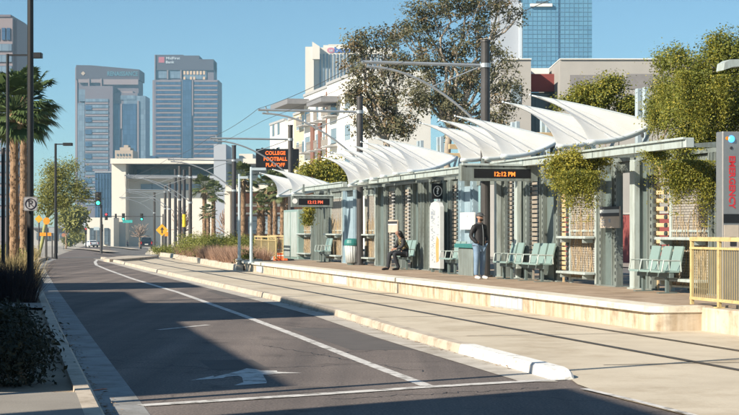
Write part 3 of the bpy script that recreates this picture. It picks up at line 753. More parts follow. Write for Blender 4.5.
def slats(t, b, x0, x1, m, u=UC - .03, z0=PZ + .35, z1=3.0, n=14, bolts=True):
    a, e = vv(x1, u), vv(x0, u); mb = MB(); bb = MB()
    for i in range(n):
        z = z0 + (z1 - z0) * i / (n - 1)
        mb.bbox(u - .02, u + .04, a, e, z - .035, z + .045, .01)
        for q in (a + .06, e - .08): bb.tube([(u - .07, q, z), (u - .021, q, z)], .05, 8)
    mb.box(u + .041, u + .08, a, a + .05, PZ, z1 + .1); mb.box(u + .041, u + .08, e - .05, e, PZ, z1 + .1)
    mb.box(u + .041, u + .06, a, e, z0 - .06, z0 - .02); mb.box(u + .041, u + .06, a, e, z1 + .02, z1 + .06)
    multi('slat_screen', [(mb, m), (bb, 'bolt')], t, b)
def screen(t, b, x0, x1, u=UC, top=2.95, ledges=(1.5, .86 - .2)):
    a, e = vv(x1, u), vv(x0, u)
    mb = MB(); mb.box(u - .005, u + .01, a + .04, e - .04, PZ + .12, top); o = mb.build('mesh_panel', 'wire_mesh', t, b)
    fr = MB()
    for q in (a, e): fr.bbox(u - .05, u + .05, q - .04, q + .04, PZ, ZT, .008)
    for z in (PZ + .10, 1.66, top): fr.box(u - .03, u + .03, a + .04, e - .04, z, z + .04)
    fr.build('screen_frame', 'sage_light', t, b)
    for z in ledges:
        lb = MB(); lb.bbox(u - .34, u - .06, a - .05, e + .15, z, z + .055, .02)
        for q in (a + .15, e - .1): lb.box(u - .3, u - .05, q - .02, q + .02, z - .10, z)
        lb.build('lean_rail', 'sage_light', t, b)
    tw = MB(); r = random.Random(int(x0))
    for i in range(26):
        q = r.uniform(a + .1, e - .1); z = PZ + .15; pts = [(u - .03, q, z)]
        for k in range(6):
            z += r.uniform(.15, .35); q = min(max(q + r.uniform(-.14, .14), a + .06), e - .06); pts.append((u - .03 + r.uniform(-.012, .012), q, min(z, top)))
        tw.tube(pts, .007, 4, False)
    tw.build('climbing_stems', 'dry_twig', t, b)
def beam(t, b, x0, x1, u=13.2, z0=3.26, z1=3.44):
    a, e = vv(x1, u), vv(x0, u); mb = MB(); mb.bbox(u - .09, u + .09, a, e, z0, z1, .012)
    mb.box(u - .14, u - .09, a, e, z1 - .03, z1 + .01)
    o = mb.build('gutter_beam', 'sage_light', t, b)
    n = max(2, int((e - a) / 2.3)); sb = MB()
    for i in range(n + 1):
        v = a + .15 + (e - a - .3) * i / n
        sb.box(u - .094, u + .094, v - .03, v + .03, z0 - .004, z1 + .004)
    sb.build('splice_plate', 'sage_steel', o, b)
    for i in range(n + 1):
        br = MB(); v = a + .4 + (e - a - .8) * i / n
        br.slab([(0, 0), (1.5, 0), (1.5, .18), (0, .06)], (1, 0, 0), (0, 0, 1), (0, 1, 0), (u + .09, v, z0 + .02), .05); br.build('bracket', 'sage_steel', t, b)
    hd = MB(); hd.box(UC + .02, UC + .12, a + .1, e - .1, 2.98, ZT - .02); hd.box(UC - .06, UC + .3, a, e, ZT + .002, ZT + .09)
    hd.build('header', 'sage_steel', t, b)
def sail(t, b, A, Bq, T, k=1.0):
    N = 14; Q = 12; vs = []; fs = []
    def bez(p, q, m_, s): return p.lerp(m_, s).lerp(m_.lerp(q, s), s)
    mL = A.lerp(T, .46) + Vector((.50, .12, .26)) * k
    mR = Bq.lerp(T, .5) + Vector((.05, .0, .07)) * k
    nrm = (Bq - A).cross(T - A).normalized()
    if nrm.z < 0: nrm = -nrm
    for i in range(N + 1):
        s = i / N; L = bez(A, T, mL, s); R = bez(Bq, T, mR, s)
        for j in range(Q + 1):
            q = j / Q; p = L.lerp(R, q)
            f = 4 * q * (1 - q)
            p = p + Vector((0, -.10, -.13)) * (f * (1 - s) ** 2 * k) - nrm * (.06 * f * (1 - s) * s * 4)
            vs.append(p)
    for i in range(N):
        for j in range(Q): fs.append((i * (Q + 1) + j, i * (Q + 1) + j + 1, (i + 1) * (Q + 1) + j + 1, (i + 1) * (Q + 1) + j))
    # thickness
    n0 = len(vs); vs += [p - nrm * .012 for p in vs]; fs += [tuple(reversed([i + n0 for i in f])) for f in fs]
    mb = MB(); mb.add(vs, fs); o = mb.build('sail', 'sail_white', t, b, smooth=True)
    tb = MB(); tb.tube([vs[j] - nrm * .006 for j in range(Q + 1)], .058, 10)
    tb.tube([vs[i * (Q + 1) + Q] - nrm * .006 for i in range(N + 1)], [.034 - .018 * i / N for i in range(N + 1)], 8)
    tb.sphere(T, .03, 8, 6)
    tb.build('edge_tube', 'tube_white', o, b, smooth=True)
    se = MB()
    for q in (.36, .7):
        j = int(q * Q); se.tube([vs[i * (Q + 1) + j] + nrm * .002 for i in range(N)], .005, 4)
    se.build('seam', 'seam', o, b)
    st = MB(); st.tube([Bq, (14.5, Bq.y, ZT)], .04, 8); st.build('strut', 'pale_blue_steel', t, b)
    st = MB(); st.tube([A, (13.2, A.y + .1, 3.44)], .035, 8); st.build('strut', 'pale_blue_steel', t, b)
def usol(px, v):
    tt = (px - CX) / F; return v * (s_ + tt * c_) / (c_ - tt * s_)
def psail(t, b, xt, yt):
    v = V(xt, 12.1); T = Vector((12.1, v, zat(yt, W(12.1, v).y))); q = xt - 260
    ax, ay, bx, by = xt + 17 + q * .152, yt + 23 + q * .088, xt + 52 + q * .27, yt + 13 + q * .055
    uA = usol(ax, v - 1.25); uB = usol(bx, v - .1)
    sail(t, b, Vector((uA, v - 1.25, zat(ay, W(uA, v - 1.25).y))), Vector((uB, v - .1, zat(by, W(uB, v - .1).y))), T)
def rear(t, b, xs, u=16.2, h=5.0, rafter=True):
    for x in xs:
        v = vv(x, u)
        for dv in (-.22, .22):
            mb = MB(); mb.bbox(u - .06, u + .06, v + dv - .07, v + dv + .07, PZ, h, .01); bb = MB()
            if dv < 0:
                for z in (3.0, 3.45, 3.9): bb.tube([(u - .10, v - .22, z), (u - .055, v - .22, z)], .06, 10)
                multi('rear_post', [(mb, 'pale_blue_steel'), (bb, 'bolt')], t, b)
            else: mb.build('rear_post', 'pale_blue_steel', t, b)
        mb = MB(); mb.box(u - .04, u + .04, v - .15, v + .15, h - .5, h - .3); mb.build('tie_plate', 'sage_steel', t, b); mb = MB(); mb.box(u - .04, u + .04, v - .15, v + .15, 3.4, 3.6); mb.build('tie_plate', 'sage_steel', t, b)
        if not rafter: continue
        mb = MB(); mb.bbox(u - 2.1, u + .3, v - .05, v + .05, h - .85, h - .70, .01); mb.build('rafter', 'wood_slat', t, b)

# ---- near shelter
bN = (UC, vv(600), PZ)
tN = thing('transit_shelter', 'closest tram shelter, sage steel with wood slats and two white sails', 'shelter', W(*bN), TH)
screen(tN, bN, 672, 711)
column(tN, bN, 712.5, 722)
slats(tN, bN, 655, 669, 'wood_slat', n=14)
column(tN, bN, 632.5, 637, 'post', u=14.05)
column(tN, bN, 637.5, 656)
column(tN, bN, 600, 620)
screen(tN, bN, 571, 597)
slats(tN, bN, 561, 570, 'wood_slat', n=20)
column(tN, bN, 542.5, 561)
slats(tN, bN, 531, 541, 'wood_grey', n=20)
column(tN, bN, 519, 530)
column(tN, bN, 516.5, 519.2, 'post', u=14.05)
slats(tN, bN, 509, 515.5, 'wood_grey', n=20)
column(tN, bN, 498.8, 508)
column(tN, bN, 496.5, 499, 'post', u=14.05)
beam(tN, bN, 495, 690)
for xt, yt in ((530, 95), (503, 102)): psail(tN, bN, xt, yt)
rear(tN, bN, (515, 545, 590))
rear(tN, bN, (642,), u=15.2, h=5.0, rafter=False)
# ---- middle shelter
bM = (UC, vv(410), PZ)
tM = thing('transit_shelter', 'middle tram shelter with nine overlapping white sails over the seated woman', 'shelter', W(*bM), TH)
column(tM, bM, 461, 476, m='blue_grey_steel')
slats(tM, bM, 453.5, 459.5, 'wood_grey', n=20)
column(tM, bM, 443, 453)
column(tM, bM, 424, 432)
column(tM, bM, 413, 423)
slats(tM, bM, 404.5, 411.5, 'wood_grey', n=20)
column(tM, bM, 397.5, 404)
slats(tM, bM, 389, 396, 'wood_grey', n=20)
column(tM, bM, 378, 388)
screen(tM, bM, 366, 376)
column(tM, bM, 345, 357, m='blue_grey_steel')
screen(tM, bM, 332, 343)
beam(tM, bM, 352, 477)
for xt, yt in ((455, 116), (439, 120), (420, 123), (374, 138), (361, 142), (350, 145.5), (341, 149), (332, 152.5), (322, 157)): psail(tM, bM, xt, yt)
rear(tM, bM, (398, 420, 440, 462))
# ---- far shelter
bF = (UC, vv(315), PZ)
tF = thing('transit_shelter', 'farthest tram shelter with two white sails, beside the pale green cabinet', 'shelter', W(*bF), TH)
column(tF, bF, 326, 331); column(tF, bF, 319.5, 325.5); column(tF, bF, 313, 319)
screen(tF, bF, 304, 312)
beam(tF, bF, 292, 345)
for xt, yt in ((273, 169.5), (260, 173)): psail(tF, bF, xt, yt)
# pale green electrical cabinet
b = (UC, vv(297), PZ)
t = thing('electrical_cabinet', 'tall pale green metal cabinet at the far end of the platform', 'cabinet', W(*b), TH)
mb = MB(); mb.bbox(UC - .3, UC + .6, vv(304.5), vv(290), PZ, 2.6, .03); mb.build('housing', 'seat_green', t, b)
mb = MB(); mb.box(UC - .32, UC - .302, vv(304), vv(298), PZ + .1, 2.5); mb.box(UC - .32, UC - .302, vv(297), vv(291), PZ + .1, 2.5); mb.build('door', 'sage_light', t, b)

# ---- benches: three moulded seats on a beam
def bench(x, u=13.72, n=3, label=''):
    v = vv(x, u); b = (u, v, PZ)
    t = thing('bench', label, 'bench', W(*b), TH, 'seat rows along the platform')
    for i in range(n):
        y = v + (i - (n - 1) / 2) * .58
        mb = MB(); mb.bbox(u - .25, u + .2, y - .24, y + .24, PZ + .42, PZ + .46, .02)
        mb.build('seat', 'seat_green', t, b)
        mb = MB(); pts = [(0, .46), (.03, .70), (.09, .94), (.055, .95), (-.005, .70), (-.04, .46)]
        mb.slab(pts, (1, 0, 0), (0, 0, 1), (0, 1, 0), (u + .22, y - .23, PZ), .46); mb.build('backrest', 'seat_green', t, b)
    ex = [v + (i - n / 2) * .58 for i in range(n + 1)]
    for y in ex:
        mb = MB(); mb.tube([(u + .2, y, PZ + .44), (u + .18, y, PZ + .66), (u - .18, y, PZ + .66), (u - .22, y, PZ + .44)], .018, 6); mb.build('armrest', 'sage_light', t, b)
    mb = MB(); mb.box(u - .04, u + .04, ex[0], ex[-1], PZ + .32, PZ + .41)
    mb.build('support_beam', 'sage_dark', t, b)
    for y in (ex[0] + .25, ex[-1] - .25):
        mb = MB(); mb.box(u - .03, u + .03, y - .04, y + .04, PZ + .02, PZ + .32); mb.box(u - .2, u + .2, y - .06, y + .06, PZ, PZ + .02); mb.build('leg', 'sage_dark', t, b)
    return t, b
bench(655, label='row of three green seats beside the tan slats of the closest shelter')
bench(534, label='row of three green seats just right of the pair behind the standing man')
bench(508, n=2, label='short row of two green seats nearest the standing man, to his right')
bench(452, n=2, label='row of two green seats between the map kiosk and the teal waste bin')
bench(402, label='row of green seats on which the woman in black sits')
bench(323, n=2, label='small row of two green seats under the farthest shelter')

# ---- information kiosk, question-mark sign
b = (13.75, vv(437, 13.75), PZ); u0, v0 = b[0], b[1]
t = thing('map_kiosk', 'slim white information kiosk with a curved top and orange map', 'kiosk', W(*b), TH)
a, e = vv(442, u0), vv(431.5, u0); wd = e - a
mb = MB(); top = [(0, .12), (wd, .12), (wd, 1.98), (wd * .85, 2.10), (wd * .5, 2.15), (wd * .15, 2.10), (0, 1.98)]
mb.slab(top, (0, 1, 0), (0, 0, 1), (1, 0, 0), (u0 - .06, a, PZ), .12); mb.build('panel', 'white_enamel', t, b)
mb = MB(); mb.box(u0 - .04, u0 + .04, a + .1, a + .2, PZ, PZ + .12); mb.box(u0 - .04, u0 + .04, e - .2, e - .1, PZ, PZ + .12); mb.build('foot', 'sage_dark', t, b)
mb = MB(); mb.slab([(wd * .12, .35), (wd * .34, .30), (wd * .40, .8), (wd * .30, 1.1), (wd * .12, 1.0)], (0, 1, 0), (0, 0, 1), (-1, 0, 0), (u0 - .061, a, PZ), .006); mb.build('map', 'map_orange', t, b)
mb = MB(); r = random.Random(3)
for k in range(60):
    y = wd * r.choice([.12, .45, .5, .58, .66, .7]); z = .3 + .027 * k
    mb.box(u0 - .066, u0 - .0605, a + y, a + y + wd * r.uniform(.06, .2), PZ + z, PZ + z + .018)
for y, z in ((.66, 1.75), (.78, 1.75), (.66, 1.62), (.78, 1.62)): mb.box(u0 - .067, u0 - .0605, a + wd * y, a + wd * (y + .1), PZ + z, PZ + z + .1)
mb.build('print', 'map_print', t, b)
b = (13.95, vv(437.5, 13.95), PZ + 2.45); u0, v0 = b[0], b[1]
t = thing('information_sign', 'square black sign with a white question mark in a ring', 'sign', W(*b), TH)
mb = MB(); mb.bbox(u0 - .19, u0 + .19, v0 - .02, v0 + .02, b[2] - .22, b[2] + .26, .005); mb.build('plate', 'display_black', t, b)
mb = MB(); mb.tube([(u0 + .13 * cos(2 * pi * i / 24), v0 - .024, b[2] + .02 + .155 * sin(2 * pi * i / 24)) for i in range(25)], .013, 5); mb.build('ring', 'paper_white', t, b)
mb = MB(); mb.text('?', .27, (u0, v0 - .022, b[2] + .02), (1, 0, 0), (0, 0, 1), (0, -1, 0), .004, bold=.012); mb.build('lettering', 'paper_white', t, b)
mb = MB(); mb.box(u0 + .19, u0 + .3, v0 - .02, v0 + .02, b[2] + .1, b[2] + .14); mb.build('hanger', 'sage_steel', t, b)

# ---- hanging message displays, set across the platform
def display(px0, px1, ymid, v, body, label, hh=.2, dim=False):
    Y0 = W(13, v).y
    def uat(px):
        lo, hi = 9, 18
        for _ in range(40):
            m_ = (lo + hi) / 2; p = W(m_, v)
            if CX + F * p.x / p.y < px: lo = m_
            else: hi = m_
        return lo
    ua, ub = uat(px0), uat(px1); zc = zat(ymid, W((ua + ub) / 2, v).y)
    um = (ua + ub) / 2; b = (um, v, zc)
    t = thing('message_display', label, 'display', W(*b), TH)
    mb = MB(); mb.bbox(ua, ub, v - .1, v + .1, zc - hh, zc + hh, .02); mb.build('housing', 'sage_steel', t, b)
    mb = MB(); mb.bbox(ua + .03, ub - .02, v - .13, v + .13, zc + hh - .03, zc + hh + .02, .01); mb.build('cap', 'sage_light', t, b)
    mb = MB(); L = ub - ua; mb.box(ua + .17 * L, ub - .10 * L, v - .106, v - .095, zc - hh * .66, zc + hh * .45); mb.build('screen', 'display_black', t, b)
    mb = MB(); mb.text(body, hh * .74, (um + .06 * L, v - .108, zc - hh * .2), (1, 0, 0), (0, 0, 1), (0, -1, 0), .004, bold=.004); mb.build('lettering', 'led_dim' if dim else 'led_orange', t, b)
    mb = MB()
    for f in (.07, .25, .55, .85): mb.disc((ua + f * L, v - .1, zc + hh * .72), (0, -1, 0), .02, .006, 8)
    mb.build('fixing', 'ink', t, b)
    for f in (.3, .9):
        mb = MB(); mb.box(ua + f * L - .03, ua + f * L + .03, v - .03, v + .03, zc + hh + .02, 3.44 if zc + hh < 3.4 else zc + hh + .05); mb.build('hanger', 'sage_steel', t, b)
    if dim:
        mb = MB(); mb.disc((ua + .08 * L, v - .1, zc), (0, -1, 0), .10, .012, 12); mb.build('emblem', 'paper_white', t, b)
display(459.5, 537, 172.8, 39.6, '12:12 PM', 'hanging display reading 12:12 PM in orange above the standing man')
display(291, 333, 201.2, 63.5, '12:12 PM', 'distant hanging display with dim red digits at the farthest shelter', hh=.22, dim=True)

# ---- signs fixed to columns
def colsign(x0, x1, y0, y1, label, name, parts_, u=UC - .13):
    v0, v1 = V(x1, u), V(x0, u); vm = (v0 + v1) / 2; Y = W(u, vm).y
    z1, z0 = zat(y0, Y), zat(y1, Y); b = (u, vm, (z0 + z1) / 2)
    t = thing(name, label, 'sign', W(*b), TH)
    parts_(t, b, v0, v1, z0, z1, u)
def p1(t, b, a, e, z0, z1, u):
    mb = MB(); mb.box(u - .01, u + .03, a, e, z0, z1); mb.build('plate', 'beige_panel', t, b)
    h = z1 - z0
    mb = MB(); mb.box(u - .016, u - .0105, a, e, z1 - .14 * h, z1); mb.box(u - .016, u - .0105, a, e, z1 - .46 * h, z1 - .30 * h); mb.build('band', 'ink', t, b)
    mb = MB(); mb.box(u - .016, u - .0105, a, e, z1 - .30 * h, z1 - .14 * h); mb.build('band', 'white_enamel', t, b)
    mb = MB(); mb.box(u - .016, u - .0105, a + .5 * (e - a) - .06, a + .5 * (e - a) + .04, z0 + .26 * h, z0 + .42 * h)
    for k in range(3): mb.box(u - .016, u - .0105, e - .35 - .0 * k, e - .08, z0 + (.12 + .11 * k) * h, z0 + (.15 + .11 * k) * h)
    mb.build('print', 'map_print', t, b)
colsign(600.5, 619.5, 206.5, 228, 'beige notice with black bands across the column in the closest shelter', 'notice_board', p1)
def p2(t, b, a, e, z0, z1, u):
    mb = MB(); mb.box(u - .01, u + .03, a, e, z0, z1); mb.build('plate', 'paper_white', t, b)
    mb = MB(); h = z1 - z0; L = e - a
    mb.disc((u - .0105, a + L * .5, z1 - .22 * h), (-1, 0, 0), .05, .004, 10)
    for k in range(5):
        q = L * (.30 if k < 2 else .22); mb.box(u - .0145, u - .0105, a + L / 2 - q, a + L / 2 + q, z1 - (.38 + .09 * k) * h, z1 - (.36 + .09 * k) * h)
    mb.build('print', 'map_print', t, b)
colsign(460.5, 474.5, 212.5, 229.5, 'white paper notice on the blue-grey column behind the standing man', 'notice_board', p2)
def p3(t, b, a, e, z0, z1, u):
    mb = MB(); mb.box(u - .01, u + .03, a, e, z0, z1); mb.build('plate', 'beige_panel', t, b)
    mb = MB(); h = z1 - z0; mb.box(u - .016, u - .0105, a, e, z1 - .3 * h, z1 - .1 * h); mb.build('band', 'ink', t, b)
    mb = MB(); mb.box(u - .016, u - .0105, a, e, z1 - .42 * h, z1 - .3 * h); mb.build('band', 'white_enamel', t, b)
colsign(388.5, 397.5, 220, 232.5, 'small beige notice with a black band above the seated woman', 'notice_board', p3)

# ---- waste bins
def bin_(x, u, label, r=.27):
    v = V(x, u); b = (u, v, PZ); t = thing('waste_bin', label, 'bin', W(*b), TH)
    mb = MB(); mb.cyl(u, v, PZ + .08, PZ + .72, r * .82, r, 20); mb.build('body', 'white_enamel', t, b, smooth=True)
    mb = MB(); mb.tube([(u, v, PZ + .72), (u, v, PZ + .80), (u, v, PZ + .92), (u, v, PZ + .97)], [r * 1.08, r * 1.1, r * .98, r * .6], 20); mb.build('lid', 'teal_plastic', t, b)
    mb = MB(); mb.cyl(u, v, PZ, PZ + .08, r * .6, r * .7, 16); mb.build('base', 'sage_dark', t, b)
    mb = MB()
    for k in range(18):
        q = 2 * pi * k / 18; mb.tube([(u + r * .83 * cos(q), v + r * .83 * sin(q), PZ + .1), (u + r * 1.01 * cos(q), v + r * 1.01 * sin(q), PZ + .70)], .008, 4)
    mb.build('ribs', 'sage_light', t, b)
bin_(352, 13.6, 'white bin with a teal lid beside the dark pole in the middle shelter')
v = V(464, 13.6); b = (13.6, v, PZ)
t = thing('waste_bin', 'sage bin with a wide teal top just left of the standing man', 'bin', W(*b), TH)
mb = MB(); mb.bbox(13.6, 13.85, V(473, 13.6) + .1, V(457, 13.6) - .1, PZ, PZ + .78, .03); mb.build('body', 'sage_steel', t, b)
mb = MB(); mb.bbox(13.55, 13.9, V(474.5, 13.6), V(455.5, 13.6), PZ + .78, PZ + .89, .03); mb.build('lid', 'teal_plastic', t, b)

# ---- emergency phone pylon
Y = 30.5; p = at(731.3, 230, Y); u, v = UV(p.x, p.y); b = (u, v, PZ)
zt = zat(131.5, Y); hw = .17
t = thing('emergency_phone', 'tall steel emergency phone pylon with red vertical lettering and a blue lamp', 'emergency phone', W(*b), TH)
mb = MB(); mb.bbox(u - hw, u + hw, v, v + .28, PZ, zt, .015); mb.build('housing', 'stainless', t, b)
mb = MB(); zl = zat(139, Y); mb.sphere((u, v - .005, zl), .062, 14, 8, sy=.6); mb.build('lamp', 'blue_lamp', t, b, smooth=True)
mb = MB(); mb.disc((u - .075, v, zl + .01), (0, -1, 0), .035, .012, 10); mb.build('reflector', 'sign_orange', t, b)
mb = MB(); mb.disc((u, v, zat(148, Y)), (0, -1, 0), .028, .01, 10); mb.build('camera_port', 'ink', t, b)
mb = MB(); mb.text('EMERGENCY', .165, (u + .01, v - .002, zat(182, Y)), (0, 0, -1), (1, 0, 0), (0, -1, 0), .005, bold=.005); mb.build('lettering', 'red_letter', t, b)
mb = MB(); mb.box(u - hw + .02, u + hw - .02, v - .012, v + .01, zat(223, Y), zat(214, Y)); mb.build('instruction_plate', 'display_black', t, b)
mb = MB(); mb.box(u - hw + .03, u + hw - .03, v - .012, v + .01, zat(250, Y), zat(225, Y)); mb.build('call_panel', 'beige_panel', t, b)
mb = MB(); mb.box(u - .03, u + .09, v - .02, v - .011, zat(246, Y), zat(237, Y)); mb.build('keypad', 'ink', t, b)
# ---- lamp arm above it
p = at(752, 230, Y); u, v = UV(p.x, p.y); b = (u, v, PZ); t = thing('platform_lamp', 'pale green lamp head reaching in at the right edge over the creeper', 'lamp', W(*b), TH)
zl = zat(66, Y)
mb = MB(); mb.cyl(u, v, PZ, zl, .08, .06, 12); mb.build('pole', 'sage_light', t, b)
mb = MB(); mb.slab([(-.62, -.10), (-.60, .03), (-.5, .09), (.1, .12), (.1, .02), (-.45, -.04)], (1, 0, 0), (0, 0, 1), (0, 1, 0), (u, v - .16, zl), .32); mb.build('lamp_head', 'sage_light', t, b)

# ---- pale blue light poles at the far end
def lightpole(x, Y, ytop, arms, label, z0):
    p = at(x, 230, Y); t = thing('lamp_post', label, 'lamp post', (p.x, p.y, z0)); b = (p.x, p.y, z0); zt = zat(ytop, Y)
    mb = MB(); mb.cyl(p.x, p.y, z0, zt, .065, .05, 12); mb.build('pole', 'pale_blue_steel', t, b)
    mb = MB(); mb.cyl(p.x, p.y, z0, z0 + .05, .13, .13, 12); mb.build('base', 'pale_blue_steel', t, b)
    for x1, y1 in arms:
        q = at(x1, y1, Y); mb = MB(); mb.box(min(p.x, q.x), max(p.x, q.x), p.y - .05, p.y + .05, q.z - .05, q.z + .05); mb.build('lamp_arm', 'pale_blue_steel', t, b)
lightpole(239.3, 69.5, 174, [(248, 177.5)], 'pale blue post on the end pier of the platform, left of its twin', PZ + .06)
lightpole(251.2, 66, 167, [(266, 169)], 'pale blue post with a lamp head to its right, behind the end railing', PZ)

# ================================================================ overhead line poles, wires
tips = []
def catenary(x, Y, ytop, r, label, yarm=None, L=3.5, z0=None, m='pole_grey', arm=True, drop=1.7):
    p = at(x, 230, Y); z0 = PZ if z0 is None else z0
    t = thing('overhead_line_pole', label, 'pole', (p.x, p.y, z0), TH, 'overhead line poles along the track')
    zt = zat(ytop, Y) - z0
    b = (0, 0, 0)
    mb = MB(); mb.cyl(0, 0, 0, zt, r * 1.08, r, 16); mb.build('pole', m, t, b, smooth=False)
    mb = MB(); mb.cyl(0, 0, 0, .06, r * 1.7, r * 1.7, 16); mb.build('base_plate', m, t, b); mb = MB(); mb.cyl(0, 0, zt, zt + .05, r * 1.15, r * 1.1, 16); mb.build('collar', m, t, b)
    if arm:
        za = (zat(yarm, Y) if yarm else z0 + zt - .7) - z0
        mb = MB(); mb.tube([(0, 0, za), (-L, 0, za + .02)], .045, 8); mb.build('arm', 'galvanised', t, b)
        mb = MB(); pts = []
        for i in range(13):
            q = i / 12; pts.append((-L * .96 + L * .96 * (1 - (1 - q) ** 1.35 if False else q), 0, za - .1 - drop * (q ** 2.0)))
        mb.tube(pts, .035, 8); mb.build('curved_brace', 'galvanised', t, b)
        mb = MB(); mb.tube([(-L * .45, 0, za - .12 - drop * .30), (-.2, 0, za - .06)], .022, 6); mb.build('strut', 'galvanised', t, b); mb = MB(); mb.tube([(-L * .9, 0, za - .15), (-L * .93, 0, za + .15)], .03, 6); mb.build('insulator', 'galvanised', t, b)
        for zc in (za - .06, za - drop - .18):
            mb = MB(); mb.cyl(0, 0, zc, zc + .12, r * 1.22, r * 1.22, 14); mb.build('clamp', 'galvanised', t, b)
        tip = W(0, 0) + Vector((p.x, p.y, z0)) + Vector((c_ * -L, s_ * -L, za + .06)); tips.append((Y, tip))
    return t
catenary(485.3, 46.3, 42, .125, 'tall thick dark pole just behind the standing man', 65.5, 3.45)
catenary(359.8, 62, 98, .115, 'dark pole beside the white and teal bin of the middle shelter', 112, 3.75)
catenary(290.5, 82, 126, .115, 'dark pole standing in front of the lit message board', 139.5, 3.9, 0)
catenary(234, 103, 146, .13, 'black pole left of the pale blue lamp posts, past the platform end', 160.5, 4.0, gz(103) + .05, 'pole_dark')
far = [(190.3, 122, 167.5, 'rightmost dark pole of the cluster beyond the shrubs', 'pole_grey'), (184.2, 134, 170.5, 'dark pole with a yellow band in the cluster beyond the shrubs', 'pole_dark'),
       (179.8, 130, 166.8, 'tallest dark pole of the cluster beyond the shrubs, left of the yellow banded one', 'pole_grey'), (175.4, 146, 170, 'dark pole standing third from the left in the cluster beyond the shrubs', 'pole_dark'),
       (169.6, 165, 183, 'thin dark pole directly right of the yellow diamond sign', 'pole_grey'), (165.2, 185, 185.5, 'thin dark pole directly behind the yellow diamond sign', 'pole_grey'), (154.4, 205, 192, 'leftmost thin pole of the cluster, beside the dark car', 'pole_grey')]
for i, (x, Y, yt, lab, mm) in enumerate(far):
    t = catenary(x, Y, yt, .125 if i < 4 else .14, lab, None, 4.2, gz(Y), mm, arm=(i not in (1, 3)))
    if 'a yellow band' in lab:
        mb = MB(); mb.cyl(0, 0, 2.2, 3.2, .15, .15, 16); mb.build('band', 'band_yellow', t)
# contact and messenger wires between arm tips
ts = [p for _, p in sorted(tips, key=lambda q: q[0])]
d0 = (ts[0] - ts[1]).normalized(); ts = [ts[0] + Vector((s_ * 26, -c_ * 26, .25))] + ts
def wire(pts, sag, r, label, name='overhead_wire'):
    mb = MB()
    for a, b in zip(pts, pts[1:]):
        mb.tube([a.lerp(b, i / 10) - Vector((0, 0, 4 * sag * (i / 10) * (1 - i / 10))) for i in range(11)], r, 5)
    return tag(mb.build(name, 'wire'), label, 'wire')
wire(ts, .12, .009, 'upper overhead wire strung between the tips of the pole arms')
wire([p - Vector((c_ * -.2, s_ * -.2, .42)) for p in ts], .02, .007, 'lower overhead contact wire hanging above the track')
# ---------------------------------------------------------------- lit message board behind the platform
Y = 85; a = at(256, 149, Y); e = at(299, 169.5, Y); xm = (a.x + e.x) / 2; zm = (a.z + e.z) / 2
t = thing('message_board', 'black road message board with orange lettering behind the platform', 'message board', (xm, Y, 0))
b = (xm, Y, 0)
mb = MB(); mb.bbox(a.x, e.x, Y - .15, Y + .15, e.z, a.z, .02); mb.build('cabinet', 'display_black', t, b)
mb = MB(); mb.text('COLLEGE\nFOOTBALL\nPLAYOFF', .26, (xm - .10, Y - .155, zm), (1, 0, 0), (0, 0, 1), (0, -1, 0), .005, spacing=1.14, sx=.92, bold=.005); mb.build('lettering', 'led_board', t, b)
mb = MB(); mb.cyl(e.x - .35, Y + .4, 0, zm + .3, .09, .09, 10); mb.box(a.x + .2, e.x - .2, Y + .15, Y + .32, zm - .05, zm + .05); mb.build('post', 'pole_grey', t, b)
mb = MB()
for f in (.15, .5, .85): mb.box(a.x + f * (e.x - a.x) - .05, a.x + f * (e.x - a.x) + .05, Y - .1, Y + .1, a.z, a.z + .06)
mb.build('hood', 'display_black', t, b)

# ---------------------------------------------------------------- street lamps on the left
def street_lamp(x, Y, ytop, arm_x, r, label, head=(.42, .14), z0=.12, m='pole_black'):
    p = at(x, 230, Y); zt = zat(ytop, Y); t = thing('street_lamp', label, 'street lamp', (p.x, p.y, z0)); b = (p.x, p.y, z0)
    mb = MB(); mb.cyl(p.x, p.y, z0, zt, r * 1.15, r, 14); mb.build('pole', m, t, b)
    mb = MB(); mb.cyl(p.x, p.y, z0, z0 + .3, r * 1.8, r * 1.5, 14); mb.build('base', m, t, b)
    if arm_x:
        q = at(arm_x, ytop, Y); mb = MB(); mb.box(p.x, q.x - .05, Y - .03, Y + .03, q.z - .07, q.z - .01); mb.build('arm', m, t, b)
        mb = MB(); mb.bbox(q.x - head[0], q.x, Y - .18, Y + .18, q.z - head[1] * .9, q.z + head[1] * .25, .02); mb.build('lamp_head', m, t, b)
    return t, b
street_lamp(30.4, 39, -60, None, .068, 'thick black lamp post in the left foreground that carries the no parking sign', z0=.1)
street_lamp(7.6, 60, 54, 42, .052, 'slim black street lamp with a square head in front of the palms', head=(.32, .16))
street_lamp(55.6, 93, 143.5, 72.5, .065, 'distant dark street lamp with a square head at the road bend', head=(.5, .14))
p = at(3.2, 230, 48)
t = thing('post', 'short black post at the very left edge of the view', 'post', (p.x, p.y, .1)); mb = MB(); mb.cyl(p.x, p.y, .1, zat(149, 48), .055, .055, 12); mb.build('shaft', 'pole_black', t, (p.x, p.y, .1)); mb = MB(); mb.cyl(p.x, p.y, zat(149, 48), zat(149, 48) + .04, .075, .06, 12); mb.build('cap', 'pole_black', t, (p.x, p.y, .1))
